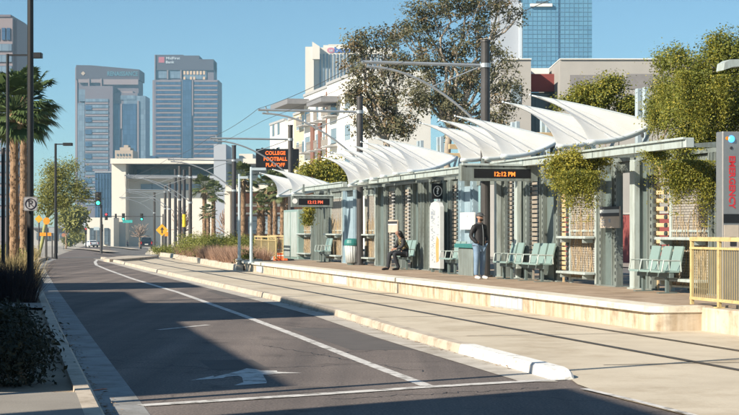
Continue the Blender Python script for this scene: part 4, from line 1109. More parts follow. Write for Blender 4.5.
# no parking sign
Y = 38.85; q = at(30.6, 203.8, Y); b = tuple(q)
t = thing('no_parking_sign', 'square white sign with a crossed-out letter P on the black post', 'sign', b)
hs = .158
mb = MB(); mb.slab([(-hs + .02, -hs), (hs - .02, -hs), (hs, -hs + .02), (hs, hs - .02), (hs - .02, hs), (-hs + .02, hs), (-hs, hs - .02), (-hs, -hs + .02)], (1, 0, 0), (0, 0, 1), (0, -1, 0), (q.x, Y, q.z), .006)
mb.build('plate', 'sign_grey', t, b)
mb = MB(); mb.slab([(-.148, -.148), (.148, -.148), (.148, .148), (-.148, .148)], (1, 0, 0), (0, 0, 1), (0, -1, 0), (q.x, Y - .0065, q.z), .001)
mb.build('border', 'ink', t, b)
mb = MB(); mb.slab([(-.14, -.14), (.14, -.14), (.14, .14), (-.14, .14)], (1, 0, 0), (0, 0, 1), (0, -1, 0), (q.x, Y - .008, q.z), .001); mb.build('face', 'sign_grey', t, b)
mb = MB(); mb.text('P', .22, (q.x, Y - .0095, q.z - .005), (1, 0, 0), (0, 0, 1), (0, -1, 0), .002, bold=.006); mb.build('lettering', 'ink', t, b)
mb = MB(); rg = [(q.x + .118 * cos(2 * pi * i / 28), Y - .013, q.z + .118 * sin(2 * pi * i / 28)) for i in range(29)]
mb.tube(rg, .014, 6); mb.tube([(q.x - .083, Y - .013, q.z + .083), (q.x + .083, Y - .013, q.z - .083)], .012, 6); mb.build('prohibition_ring', 'granite_dark', t, b)

# ---------------------------------------------------------------- traffic signals
def head(t, b, x, Y, z, lit, h=1.05, w_=.40, back=False, name='signal_head'):
    mb = MB(); mb.bbox(x - w_ / 2, x + w_ / 2, Y - .12, Y + .12, z - h / 2, z + h / 2, .03); o = mb.build(name, 'pole_black', t, b)
    if back: return o
    for k, nm in enumerate(('red', 'amber', 'green')):
        zz = z + (1 - k) * h * .31; on = lit == nm
        mb = MB(); mb.sphere((x, Y - .12, zz), h * .135, 12, 6, sy=.35); mb.build('lens', ('sig_' + nm) if on else 'lens_off', o, b)
        mb = MB(); mb.tube([(x + h * .15 * cos(q), Y - .14, zz + h * .15 * sin(q)) for q in [pi * i / 8 for i in range(9)]], .02, 4); mb.build('visor', 'pole_black', o, b)
    return o
def signal(pole_x, Y, ytop, heads, arm, label, z0=None, r=.10):
    p = at(pole_x, 230, Y); z0 = gz(Y) if z0 is None else z0; t = thing('traffic_light', label, 'traffic light', (p.x, Y, z0)); b = (p.x, Y, z0)
    mb = MB(); mb.cyl(p.x, Y, z0, zat(ytop, Y), r * 1.2, r, 10); mb.build('pole', 'pole_grey', t, b)
    if arm:
        q = at(arm[0], arm[1], Y); q2 = at(pole_x, arm[1], Y); mb = MB(); mb.tube([q2, q], r * .6, 8); mb.build('mast_arm', 'pole_grey', t, b)
    for hx, hy, lit, hpx in heads:
        q = at(hx, hy, Y); head(t, b, q.x, Y - .2, q.z, lit, h=hpx / F * Y, w_=hpx / F * Y * .42, back=lit == 'back')
    return t, b
signal(101.2, 150, 205, [(98.6, 198.8, 'green', 13.5)], None, 'large traffic light showing green, hanging over the road before the white building')
t, b = signal(56.5, 153, 190, [(82.5, 199.8, 'back', 5.5)], (100.5, 198.2), 'mast arm on the left with a traffic light seen from behind')
t, b = signal(163, 262, 214, [(106.5, 216.6, 'red', 7), (116, 216, 'back', 4.5), (123.6, 216.8, 'green', 7), (141.9, 217, 'green', 7)], (106, 216.4), 'far mast arm with one red and two green traffic lights and a green street sign')
q = at(127.8, 221.4, 262); mb = MB(); mb.box(q.x - .75, q.x + .75, 261.7, 261.74, q.z - .22, q.z + .22); mb.build('street_sign', 'sign_green', t, b)
signal(101.8, 235, 222, [(101.8, 227.8, 'red', 7.2)], None, 'low traffic light showing red on a thin post in the median')
signal(85.8, 300, 226, [(85.8, 231, 'red', 6)], None, 'small far traffic light showing red, left of the white car')
# signs on the left: orange works signs, blue-white sign
def roadsign(x, Y, poly, y, m, label, z0=None, px=1.0, mark=None, name='road_sign', pole='pole_grey'):
    q = at(x, y, Y); z0 = gz(Y) if z0 is None else z0; t = thing(name, label, 'sign', (q.x, Y, z0)); b = (q.x, Y, z0); k = Y / F
    mb = MB(); mb.cyl(q.x, Y + .05, z0, q.z + .1, .04, .04, 8); mb.build('post', pole, t, b)
    mb = MB(); mb.slab([(a * k, c * k) for a, c in poly], (1, 0, 0), (0, 0, 1), (0, -1, 0), (q.x, Y, q.z), .02); mb.build('plate', m, t, b)
    if mark:
        for mk in mark:
            mb = MB(); mb.slab([(a * k, c * k) for a, c in mk], (1, 0, 0), (0, 0, 1), (0, -1, 0), (q.x, Y - .0205, q.z), .004); mb.build('symbol', 'ink', t, b)
    return t, b
D = lambda r: [(0, -r), (r, 0), (0, r), (-r, 0)]
roadsign(162, 158, D(6.2), 230, 'sign_yellow', 'yellow diamond warning sign with a black arrow by the track poles', mark=[[(-.6, -3.4), (.7, -3.4), (.7, .2), (2.2, 0), (.2, 3.2), (-1.8, 0), (-.6, .2)]])
roadsign(167, 170, [(-2.2, -2.2), (2.2, -2.2), (2.2, 2.2), (-2.2, 2.2)], 234, 'sign_orange', 'small orange panel just right of the yellow diamond sign')
roadsign(46.5, 96, [(3.4 * cos(2 * pi * i / 14), 3.6 * sin(2 * pi * i / 14)) for i in range(14)], 221, 'sign_orange', 'round orange works sign under the yellow-green tree')
roadsign(45.5, 97, [(-5.8, -1.7), (5.8, -1.7), (5.8, 1.7), (-5.8, 1.7)], 234.3, 'sign_orange', 'wide orange works panel below the round orange sign')
roadsign(38.8, 97.5, D(4.0), 219, 'sign_yellow', 'orange-yellow diamond sign half behind the leaning tree trunk')
roadsign(52, 104, [(-3, -2.6), (3, -2.6), (3, 2.6), (-3, 2.6)], 230.5, 'galvanised', 'plain grey sign right of the orange works panel')
roadsign(96.5, 290, [(-2.8, -1.6), (2.8, -1.6), (2.8, 1.6), (-2.8, 1.6)], 228.6, 'pale_blue_steel', 'pale blue sign beside the red traffic light on the median')
roadsign(63.5, 240, [(2 * cos(2 * pi * i / 8 + .39), 2 * sin(2 * pi * i / 8 + .39)) for i in range(8)], 235, 'brick_red', 'small dull red sign at the far left kerb')
# off-frame lamp post near the stop line whose shadow crosses the road
p = gp(360, 385.5); d = 5.2
pp = (p[0] - LX * d, p[1] - LY * d)
t = thing('street_lamp', 'street lamp on the pavement left of the stop line, out of the picture', 'street lamp', (pp[0], pp[1], .15))
mb = MB(); mb.cyl(0, 0, 0, 7.4, .085, .06, 14); mb.build('pole', 'pole_black', t); mb = MB(); mb.box(0, 1.9, -.04, .04, 7.2, 7.3); mb.build('arm', 'pole_black', t); mb = MB(); mb.bbox(1.5, 2.1, -.17, .17, 7.1, 7.25, .02); mb.build('lamp_head', 'pole_black', t)

# ================================================================ plants
def blob_leaves(mb, blobs, n, size, rng, clump=30, cr=.25, aspect=.55, down=0.0, hollow=.35):
    """blobs: (centre Vector, rx, ry, rz); leaves gathered in small clumps spread through the volume"""
    wts = [b[1] * b[2] * b[3] for b in blobs]
    for k in range(max(1, n // clump)):
        c, rx, ry, rz = rng.choices(blobs, [w_ ** .72 for w_ in wts])[0]
        d = Vector((rng.gauss(0, 1), rng.gauss(0, 1), rng.gauss(0, 1))).normalized()
        r = (hollow + (1 - hollow) * rng.random()) if rng.random() < .8 else rng.random()
        q = Vector((c.x + d.x * rx * r, c.y + d.y * ry * r, c.z + d.z * rz * r))
        cc = cr * rng.uniform(.6, 1.3); cn = (Vector((rng.gauss(0, 1), rng.gauss(0, 1), rng.gauss(0, 1))).normalized() * .55 + d * .6 + Vector((0, 0, .55)))
        for i in range(clump):
            mb.leaf((q.x + rng.gauss(0, cc), q.y + rng.gauss(0, cc), q.z + rng.gauss(0, cc * .8)), size, rng, aspect, down, cn)
def pxblobs(lst, Y, dep=1.0):
    out = []
    for it in lst:
        cx, cy, rx, ry = it[:4]; yy = Y + (it[4] if len(it) > 4 else 0)
        k = yy / F; out.append((at(cx, cy, yy), rx * k, (rx + ry) / 2 * k * dep, ry * k))
    return out
def limb(mb, p, q, r0, r1, rng, wob=.08, n=6):
    p = Vector(p); q = Vector(q); L = (q - p).length; pts = []
    for i in range(n + 1):
        t = i / n; w_ = wob * L * sin(pi * t)
        pts.append(p.lerp(q, t) + Vector((rng.uniform(-1, 1) * w_, rng.uniform(-1, 1) * w_, rng.uniform(-.5, .5) * w_ + .06 * L * sin(pi * t))))
    mb.tube(pts, [r0 + (r1 - r0) * i / n for i in range(n + 1)], 7)
    return pts
def tree(name, label, base, fork, blobs, n, size, leafm, barkm, seed, r=.2, clump=30, cr=.25, aspect=.5, group=None, extra=None, twigs=2, down=.2, hollow=.3):
    rng = random.Random(seed); b = Vector(base)
    t = thing(name, label, 'tree', b, 0, group)
    mb = MB(); tp = limb(mb, b, fork, r, r * .72, rng, .04)
    mb.build('trunk', barkm, t, b, smooth=True)
    mb = MB()
    for c, rx, ry, rz in blobs:
        s = Vector(fork).lerp(c, .0); pts = limb(mb, fork, c, r * .5, r * .16, rng, .10)
        for k in range(twigs):
            d = Vector((rng.gauss(0, 1), rng.gauss(0, 1), rng.gauss(0, 1))).normalized()
            limb(mb, pts[rng.randint(3, 5)], (c.x + d.x * rx * .9, c.y + d.y * ry * .9, c.z + d.z * rz * .9), r * .14, r * .04, rng, .1, 4)
    mb.build('branches', barkm, t, b, smooth=True)
    mb = MB(); blob_leaves(mb, blobs, n, size, rng, clump, cr, aspect, down, hollow); mb.build('crown', leafm, t, b)
    if extra:
        mb = MB(); blob_leaves(mb, blobs, extra[0], size, rng, clump // 2 + 1, cr * .8, aspect, down, hollow); mb.build('crown', extra[1], t, b)
    return t
# tall gum trees behind the shelters
gb = [(405, 28, 18, 20), (424, 20, 20, 28), (445, 2, 24, 22), (474, 0, 24, 20), (500, 3, 20, 16), (520, 14, 13, 12), (428, 62, 26, 26), (456, 48, 24, 26), (472, 78, 26, 24), (500, 84, 20, 22), (512, 100, 14, 16), (478, 30, 20, 22), (485, 55, 18, 16), (447, 100, 30, 24), (492, 115, 20, 18), (420, 96, 24, 22), (463, 126, 26, 16), (507, 62, 10, 10)]
Y = 84
tree('gum_tree', 'tall sparse olive gum tree rising behind the thick dark pole', (at(452, 230, Y).x, Y, 0), at(450, 128, Y),
     pxblobs(gb, Y, 1.1), 22000, .15, 'gum_leaf', 'pale_bark', 11, .22, 40, .19, .5, None, (1800, 'gum_leaf_rust'), 4)
gb2 = [(360, 44, 14, 16), (386, 40, 17, 15), (368, 70, 20, 18), (396, 66, 18, 20), (356, 96, 13, 16), (380, 98, 24, 20), (364, 124, 18, 16), (400, 122, 22, 18), (346, 62, 6, 8)]
Y = 78
tree('gum_tree', 'lower gum tree with rust tinted leaves left of the taller one, against the white apartments', (at(386, 230, Y).x, Y, 0), at(386, 140, Y),
     pxblobs(gb2, Y, 1.1), 9000, .145, 'gum_leaf', 'pale_bark', 12, .2, 40, .19, .5, None, (2200, 'gum_leaf_rust'), 4)
# creepers on the shelters
def creeper(label, blobs, n, seed, size=.085, m='vine_leaf', hang=(), yel=0, base=None, clump=22, cr=.12, stems=True):
    rng = random.Random(seed); b = base or blobs[0][0]; b = Vector((b.x, b.y, PZ))
    t = thing('creeper', label, 'climbing plant', b)
    mb = MB(); blob_leaves(mb, blobs, n, size, rng, clump, cr, .6, .6, .25)
    for (px, py, w_, h_, Y, cnt) in hang:
        for i in range(cnt):
            q = abs(rng.gauss(0, .42)); q = min(q, 1.2)
            p = at(px + rng.gauss(0, w_ * .42), py + h_ * q, Y + rng.uniform(-.25, .25)); mb.leaf(p, size * .85, rng, .55, 1.0)
    mb.build('foliage', m, t, b)
    if yel:
        mb = MB(); blob_leaves(mb, blobs, yel, size, rng, clump, cr, .6, .6, .5)
        for (px, py, w_, h_, Y, cnt) in hang:
            for i in range(cnt // 2):
                q = min(abs(rng.gauss(0, .55)), 1.25); mb.leaf(at(px + rng.gauss(0, w_ * .42), py + h_ * q, Y + rng.uniform(-.25, .2)), size * .8, rng, .5, 1.0)
        mb.build('young_leaves', 'vine_leaf_yellow', t, b)
    mb = MB()
    for c, rx, ry, rz in blobs:
        if stems: limb(mb, (c.x + rng.uniform(-.2, .2), c.y + 1.9, PZ), (c.x, c.y + .9, c.z), .02, .006, rng, .05, 7)
        else: limb(mb, (c.x, c.y + .2, c.z + rz * .6), (c.x + rng.uniform(-.1, .1), c.y, c.z - rz * 1.2), .008, .003, rng, .1, 5)
    mb.build('stem', 'bark', t, b)
big = [(668, 62, 15, 14, 2.0), (678, 55, 10, 9), (700, 76, 28, 26), (668, 92, 18, 20, 3.0), (722, 52, 20, 20), (745, 60, 22, 30), (690, 110, 30, 30), (725, 100, 26, 34), (662, 118, 16, 14, 3.0), (715, 140, 26, 26), (690, 145, 24, 22), (750, 110, 24, 40), (657, 106, 10, 12, 3.2), (720, 40, 10, 8), (745, 150, 14, 20)]
creeper('great green creeper smothering the shelter end at the right edge', pxblobs(big, 34.5, 1.3), 70000, 21, .05, hang=[(688, 160, 36, 34, 33.2, 8500), (656, 150, 16, 14, 34, 1600), (706, 168, 14, 46, 33.2, 2300), (676, 172, 10, 34, 33.2, 1200), (664, 84, 9, 46, 36.2, 1500), (684, 70, 12, 50, 33.6, 2200), (702, 84, 14, 52, 33.6, 2600), (722, 74, 12, 50, 33.6, 2200), (652, 104, 6, 30, 37.2, 700)], yel=9000)
back = [(600, 96, 15, 13), (584, 92, 10, 8), (612, 84, 12, 9), (630, 106, 14, 10), (645, 112, 12, 10), (575, 100, 7, 7), (560, 103, 5, 5)]
creeper('mid green creeper showing behind the two closest white sails', pxblobs(back, 42, 1.3), 17000, 22, .06, yel=5000)
hb = [(574, 160, 16, 10), (556, 166, 9, 10), (586, 168, 13, 14), (572, 178, 12, 10), (560, 180, 6, 8), (600, 158, 10, 7)]
creeper('yellow-green creeper hanging over the mesh panel left of the beige notice', pxblobs(hb, 37.6, .8), 6000, 23, .05, hang=[(577, 170, 24, 28, 37.2, 4200), (588, 176, 12, 36, 37.2, 2000), (570, 178, 10, 36, 37.2, 1600)], yel=8500, stems=False)
fb = [(322, 168, 14, 10), (336, 172, 12, 12), (306, 172, 8, 8), (328, 184, 14, 10), (340, 184, 8, 14), (345, 195, 6, 10)]
creeper('sunny green creeper rising behind the farthest shelter roof', pxblobs(fb, 74, 1.2), 8000, 24, .11, yel=5500, cr=.18)
db = [(309, 209, 5, 6), (308, 218, 4, 8)]
creeper('small green plant dangling under the far hanging display', pxblobs(db, 68, 1.0), 1000, 25, .08, yel=900, cr=.1, clump=12, stems=False)

# palms
def palm(label, x, Y, ytop, yc, rc, rt, seed, n=46, group=None, leafm='palm_leaf_far', xt=None, z0=None, skirt=True, down=.0):
    rng = random.Random(seed); p = at(x, 230, Y); z0 = gz(Y) if z0 is None else z0; b = Vector((p.x, Y, z0))
    t = thing('palm_tree', label, 'palm tree', b, 0, group)
    top = at(xt or x, yc, Y); mb = MB(); N = 26; pts = []; rs = []
    for i in range(N + 1):
        q = i / N; pts.append(b.lerp(top, q)); rs.append(rt * (1.22 - .3 * q) * (1 + .10 * (i % 2)))
    mb.tube(pts, rs, 12)
    hgt = top.z - b.z
    for i in range(int(hgt * 46)):
        q = rng.random(); a = rng.uniform(0, 2 * pi); rr = rt * (1.24 - .3 * q); c0 = b.lerp(top, q) + Vector((cos(a), sin(a), 0)) * rr * .95
        w_ = Vector((-sin(a), cos(a), 0)) * rt * .34; e = c0 + Vector((cos(a), sin(a), 0)) * rt * .42 + Vector((0, 0, rt * rng.uniform(.7, 1.5)))
        k0 = len(mb.v); mb.v += [tuple(c0 + w_), tuple(c0 - w_), tuple(e - w_ * .35), tuple(e + w_ * .35)]; mb.f.append((k0, k0 + 1, k0 + 2, k0 + 3))
    mb.build('trunk', 'palm_bark', t, b)
    mb = MB(); R = rc * Y / F
    for i in range(n):
        el = rng.uniform(-.75, 1.35); az = rng.uniform(0, 2 * pi); d = Vector((cos(az) * cos(el), sin(az) * cos(el), sin(el)))
        L = R * rng.uniform(.55, .75); c = top + d * L
        mb.tube([top, top.lerp(c, .5) + Vector((0, 0, .03 * R)), c], .012 * max(1, R), 4, False)
        side = d.cross(Vector((0, 0, 1)));
        if side.length < .05: side = Vector((1, 0, 0))
        side.normalize(); upv = side.cross(d).normalized(); M_ = 17
        for k in range(M_):                       # fan of pointed segments, tips drooping
            a = (k / (M_ - 1) - .5) * 2.5; dd = (d * cos(a) + side * sin(a)).normalized()
            ln = R * .50 * rng.uniform(.8, 1.1) * (1 - .25 * abs(a)); w_ = ln * .075 + .004
            wv = dd.cross(upv).normalized() * w_; m1 = c + dd * ln * .6; e = c + dd * ln + Vector((0, 0, -ln * .28))
            k0 = len(mb.v); mb.v += [tuple(c), tuple(m1 + wv), tuple(e), tuple(m1 - wv)]; mb.f.append((k0, k0 + 1, k0 + 2, k0 + 3))
    mb.build('crown', leafm, t, b)
    if skirt:
        mb = MB()
        for i in range(60):
            az = rng.uniform(0, 2 * pi); q = rng.uniform(.0, .3)
            p0 = top - Vector((0, 0, q * R)) + Vector((cos(az), sin(az), 0)) * rt; mb.leaf(p0, R * .4, rng, .3, 3.0)
        mb.build('dry_skirt', 'dry_twig', t, b)
palm('dense fan palm at the left edge, nearest of its pair', 14.2, 64, 75, 112, 42, .145, 31, 95, None, 'palm_leaf')
palm('second fan palm trunk close behind the first, partly hidden by the thick lamp post', 23.5, 80, 100, 100, 36, .15, 32, 60, None, 'palm_leaf')
palm('tall slender palm nearest the black pole beyond the shrubs, in the distance', 204.5, 190, 180, 188, 15, .2, 33, 40)
palm('tall slender palm right of its twin, beyond the pink grass', 213.5, 195, 186, 194, 14, .2, 34, 40)
palm('shorter palm growing between the two slender distant palms', 208.2, 186, 205, 213, 10, .18, 35, 34)
palm('thick trunked palm whose crown shows behind the pale blue lamp posts', 243.2, 128, 160, 178, 17, .16, 36, 44)
gpk = 'row of palms behind the far shelter'
palm('leftmost palm trunk of the row behind the green cabinet', 270, 120, 178, 187, 17, .14, 37, 40, gpk)
palm('second palm trunk of the row behind the green cabinet', 275, 128, 178, 184, 17, .15, 38, 40, gpk)
palm('thickest palm trunk of the row, just left of the green cabinet', 282.8, 118, 178, 189, 17, .17, 39, 40, gpk)
palm('palm trunk of the row that touches the green cabinet', 288, 130, 178, 188, 16, .15, 40, 36, gpk)
palm('stout low palm with a shaggy trunk in front of the brick building', 261, 108, 196, 206, 13, .22, 41, 36, None)

# trees beyond, left
mq = [(62, 178, 16, 16), (48, 190, 10, 18), (76, 188, 12, 13), (60, 198, 20, 10), (40, 205, 6, 12), (70, 166, 8, 8), (52, 170, 8, 10), (84, 196, 6, 6)]
Y = 101
tree('mesquite_tree', 'yellow-green tree with slanting pale limbs above the orange works signs', (at(38, 230, Y).x, Y, gz(Y)), at(47, 218, Y), pxblobs(mq, Y, 1.2), 9500, .16, 'mesquite_leaf', 'green_bark', 51, .12, 20, .28, .35, None, None, 2, .1, .2)
def bush_tree(label, px, Y, seed, m='mesquite_leaf', n=2200, size=.3):
    tree('shrubby_tree', label, (at(px[0][0], 230, Y).x, Y, gz(Y)), at(px[0][0], 236, Y), pxblobs(px, Y), n, size, m, 'bark', seed, .15, 20, .5, .5, None, None, 1)
bush_tree('round green tree far behind the leftmost track pole', [(146, 212, 12, 8), (138, 220, 9, 8), (152, 222, 8, 8)], 490, 52, 'hedge_leaf', 2400, .8)
bush_tree('small pale tree in the far distance left of the leftmost track pole', [(126, 218, 7, 6), (122, 226, 6, 6)], 520, 53, 'mesquite_leaf', 1500, .8)
bush_tree('hazy brown-green tree far down the road under the near traffic light', [(88, 238, 5, 5), (78, 236, 6, 5), (69, 240, 5, 5)], 420, 54, 'mesquite_leaf', 1500, .8)
bush_tree('dull green tree behind the distant street lamp at the road bend', [(66, 214, 8, 14), (74, 222, 7, 12), (80, 214, 5, 10)], 260, 57, 'mesquite_leaf', 2200, .6)
def bare(label, px, Y, seed):
    rng = random.Random(seed); b = at(px[0], 243, Y); b.z = gz(Y); t = thing('bare_tree', label, 'tree', b)
    mb = MB(); top = at(px[0], px[1], Y); limb(mb, b, b.lerp(top, .4), .22, .15, rng); mb.build('trunk', 'bark', t, b)
    mb = MB(); f = b.lerp(top, .4); k = Y / F
    for i in range(70):
        e = Vector((top.x + rng.gauss(0, px[2] * .5) * k, Y + rng.gauss(0, px[2] * .5) * k, rng.uniform(f.z, top.z))); limb(mb, f.lerp(e, rng.uniform(0, .5)), e, .09, .03, rng, .15, 4)
    mb.build('crown', 'bare_twig', t, b)
bare('leafless brown tree among the distant poles, left side', (182, 205, 12), 230, 61)
bare('leafless brown tree right of the slender palms', (226, 208, 10), 215, 62)
bare('leafless brown tree behind the dark car', (140, 222, 12), 360, 63)

# shrubs and grasses
def shrub(label, blobs, n, size, m, seed, group=None, cr=.1, name='shrub', clump=20):
    rng = random.Random(seed); b = Vector((blobs[0][0].x, blobs[0][0].y, gz(blobs[0][0].y) + .1))
    t = thing(name, label, 'shrub', b, 0, group)
    mb = MB(); blob_leaves(mb, blobs, n, size, rng, clump, cr, .5, -.4, .2); mb.build('foliage', m, t, b)
    mb = MB()
    for c, rx, ry, rz in blobs:
        for k in range(3): limb(mb, (b.x + rng.uniform(-.1, .1), b.y + rng.uniform(-.1, .1), b.z - .05), (c.x + rng.uniform(-.5, .5) * rx, c.y + rng.uniform(-.5, .5) * ry, c.z), .012, .004, rng, .1, 4)
    mb.build('stem', 'bark', t, b)
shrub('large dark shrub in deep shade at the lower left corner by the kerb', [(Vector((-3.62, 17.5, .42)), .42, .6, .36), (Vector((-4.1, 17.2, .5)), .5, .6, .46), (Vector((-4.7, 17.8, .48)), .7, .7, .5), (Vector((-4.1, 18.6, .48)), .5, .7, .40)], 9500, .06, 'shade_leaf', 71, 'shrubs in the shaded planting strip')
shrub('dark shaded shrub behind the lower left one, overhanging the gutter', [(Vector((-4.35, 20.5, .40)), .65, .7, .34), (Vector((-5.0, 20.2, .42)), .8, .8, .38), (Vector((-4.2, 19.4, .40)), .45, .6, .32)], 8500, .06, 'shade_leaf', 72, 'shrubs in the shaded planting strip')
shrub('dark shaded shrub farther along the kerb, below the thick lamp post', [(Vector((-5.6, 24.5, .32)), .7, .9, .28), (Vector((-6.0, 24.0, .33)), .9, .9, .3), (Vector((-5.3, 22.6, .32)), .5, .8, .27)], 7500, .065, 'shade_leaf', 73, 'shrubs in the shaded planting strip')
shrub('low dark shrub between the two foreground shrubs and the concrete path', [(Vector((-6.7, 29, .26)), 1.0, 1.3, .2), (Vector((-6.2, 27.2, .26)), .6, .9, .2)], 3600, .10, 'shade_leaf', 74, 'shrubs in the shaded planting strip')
def grass(label, c, R, hgt, n, m, seed, name='grass_clump', group=None, w_=.012, z0=.1):
    rng = random.Random(seed); t = thing(name, label, 'ornamental grass', (c[0], c[1], z0), 0, group); mb = MB()
    for i in range(n):
        a = rng.uniform(0, 2 * pi); q = R * .55 * sqrt(rng.random()); d = Vector((cos(a) * .5 * rng.random() + rng.gauss(0, .12), sin(a) * .5 * rng.random() + rng.gauss(0, .12), 1)).normalized()
        mb.blade((q * cos(a), q * sin(a), 0), d, hgt * rng.uniform(.6, 1.15), w_, rng.uniform(.1, .7), rng)
    mb.build('blades', m, t)
rng = random.Random(5)
for i, (x, y, lab) in enumerate([(-7.75, 37.0, 'dark purple grass clump around the foot of the thick lamp post'), (-8.6, 38.0, 'dark purple grass clump left of the thick lamp post'), (-8.2, 38.6, 'dark purple grass clump next to the kerb, just behind the thick lamp post'), (-9.5, 37.2, 'dark purple grass clump at the left edge beside the path')]):
    grass(lab, (x, y), .9, 1.05, 900, 'dark_grass', 80 + i, group='dark grasses in the planting strip', w_=.016)
for i in range(11):
    Y = 46 + i * 4.6; x = Gx(Y) - .9 - (i % 3) * .75
    tl_ = 'tan dry grass clump in the planting strip below the palms' if Y < 75 else 'tan dry grass clump at the far bend of the planting strip'
    grass(tl_, (x - .2, Y), 1.0, .95, 520, 'tan_grass', 90 + i, group='tan grasses in the planting strip' if Y < 75 else 'tan grasses at the road bend', w_=.028)
for i in range(5):
    Y = 66 + i * 7; x = Gx(Y) - 1.5
    shrub('small grey-green shrub among the dry grass on the left verge', [(Vector((x, Y, .45)), .8, .9, .45), (Vector((x - .7, Y + .5, .5)), .8, .8, .5)], 1400, .12, 'hedge_leaf', 110 + i, 'small shrubs on the left verge', .15)
# bed past the platform end: pink grass in front of a clipped green hedge
rng = random.Random(7)
for i in range(13):
    q = i / 12; px = 174 + 54 * q; py = 258.5 + 11.2 * q; X, Yg = gp(px, py); X += .9; z_ = gz(Yg) + .12
    grass('pink-brown feathery grass clump in the bed past the platform end', (X + rng.uniform(-.2, .3), Yg + 1.2), 1.5, .92, 1700, 'pink_grass', 130 + i, group='pink grasses past the platform end', w_=.03, z0=z_)
for i in range(12):
    q = i / 11; px = 184 + 62 * q; Yg = 96 - 15 * q; c = at(px + 2, 246, Yg); c.z = .80 + .14 * rng.random()
    shrub('yellow-green hedge shrub behind the pink grass', [(c, 1.0, 1.0, .55), (c + Vector((.5, .3, .05)), .8, .8, .55)], 2600, .085, 'hedge_leaf', 150 + i, 'hedge shrubs behind the pink grass', .16)
for i in range(1, 4):
    c = at(153 + 6 * i, 250, 118 + 3 * i); c.z = gz(c.y) + .35
    shrub('olive shrub in the bed under the distant dark poles', [(c, .8, 1.0, .38)], 900, .12, 'hedge_leaf', 170 + i, 'shrubs under the distant poles', .2)
for i, (px, py, wd) in enumerate([(222, 268, .5), (231, 266, .6)]):
    X, Yg = gp(px, py + 3); shrub('silvery green tuft at the end of the pink grass' if i == 0 else 'silvery green tuft beside the end pier of the platform', [(Vector((X + .9, Yg + 1, .5)), wd, wd, .42)], 700, .10, 'hedge_leaf', 180 + i, None, .1)

# dry leaves and grit blown along the left gutter
rng = random.Random(77); mb = MB()
for i in range(420):
    y = 15.5 + 26 * rng.random() ** 1.6; x = Gx(y) - gw + abs(rng.gauss(0, .09)) + .01
    mb.leaf((x, y, .012 + .004 * rng.random()), rng.uniform(.02, .055), rng, .6, 0, Vector((0, 0, 2.5)))
for i in range(260):
    y = 20.5 + 22 * rng.random(); mb.leaf((Kx(y) - abs(rng.gauss(0, .06)) - .01, y, .014), rng.uniform(.015, .045), rng, .6, 0, Vector((0, 0, 2.5)))
o = mb.build('fallen_leaves', 'bark'); tag(o, 'dry fallen leaves scattered along the gutters', 'fallen leaves', None, 'stuff')
rng = random.Random(78); mb = MB()
for i in range(500):
    y = 16.4 + 30 * rng.random() ** 1.4; x = Gx(y) - gw - .25 - 3.4 * rng.random()
    mb.leaf((x, y, .108), rng.uniform(.03, .08), rng, .7, 0, Vector((0, 0, 2)))
o = mb.build('leaf_litter', 'bark'); tag(o, 'leaf litter on the soil of the planting strip', 'leaf litter', None, 'stuff')

# ================================================================ buildings
def house(name, label, cat, px, Y, ytop=None):
    p = at(px, 230, Y); t = thing(name, label, cat, (p.x, Y, gz(Y))); return t, (p.x, Y, gz(Y))
def pb(mb, x0, x1, y0, y1, Y, d0, d1, to_ground=False):
    """box whose front face sits at depth Y+d0 and covers picture columns x0-x1, rows y0-y1 (as surveyed at Y)"""
    a = at(x0, y0, Y); e = at(x1, y1, Y)
    return mb.box(a.x, e.x, Y + d0, Y + d1, gz(Y) - 1 if to_ground else e.z, a.z)
def part(t, b, name, m, boxes, Y, d0, d1, ground=False):
    if len(boxes) <= 100:
        for x0, x1, y0, y1 in boxes:
            mb = MB(); pb(mb, x0, x1, y0, y1, Y, d0, d1, ground); o = mb.build(name, m, t, b)
        return o
    mb = MB()
    for x0, x1, y0, y1 in boxes: pb(mb, x0, x1, y0, y1, Y, d0, d1, ground)
    return mb.build(name, m, t, b)
# ---- left tower: stepped slab with a dark crown
Y = 1500; t, b = house('office_tower', 'stepped grey-blue office tower with a dark crown, left of the two big towers', 'tower', 105, Y)
part(t, b, 'main_slab', 'granite_grey', [(71, 134, 77, 245)], Y, 30, 60, True)
mb = MB(); q = [at(70.5, 62, Y), at(86, 62.2, Y), at(135, 66.5, Y), at(135, 77, Y), at(70.5, 77, Y)]
mb.slab([(p.x, p.z) for p in q], (1, 0, 0), (0, 0, 1), (0, 1, 0), (0, Y + 28, 0), 36); mb.build('crown', 'granite_dark', t, b)
part(t, b, 'edge_pier', 'granite_pink', [(69.5, 71.5, 64, 245)], Y, 29, 58, True)
part(t, b, 'pink_band', 'granite_pink', [(73, 83, 76.5, 80), (85, 96, 76.5, 80), (98, 134, 76.5, 82)], Y, 27, 29)
part(t, b, 'pier', 'granite_pink', [(83.3, 84.6, 76, 85), (95.8, 97.2, 76, 85)], Y, 26, 29)
part(t, b, 'glass_corner', 'glass_pale', [(74, 83, 87, 99), (73, 80, 101, 200)], Y, 24, 30)
part(t, b, 'front_block', 'granite_grey', [(84, 112, 85.5, 245)], Y, 5, 30, True)
part(t, b, 'wing', 'granite_grey', [(108, 136, 92, 245)], Y, 10, 40, True)
part(t, b, 'wing', 'glass_pale', [(122, 144, 95, 245)], Y, 9.4, 40, True)
part(t, b, 'terrace', 'granite_pink', [(118, 131, 90, 95)], Y, 12, 30)
part(t, b, 'terrace_glass', 'glass_pale', [(119, 134, 94.5, 99)], Y, 9, 9.4)
part(t, b, 'glass_strip', 'glass_blue', [(112, 118, 103, 220), (121, 135, 103, 220)], Y, 8.6, 9.4)
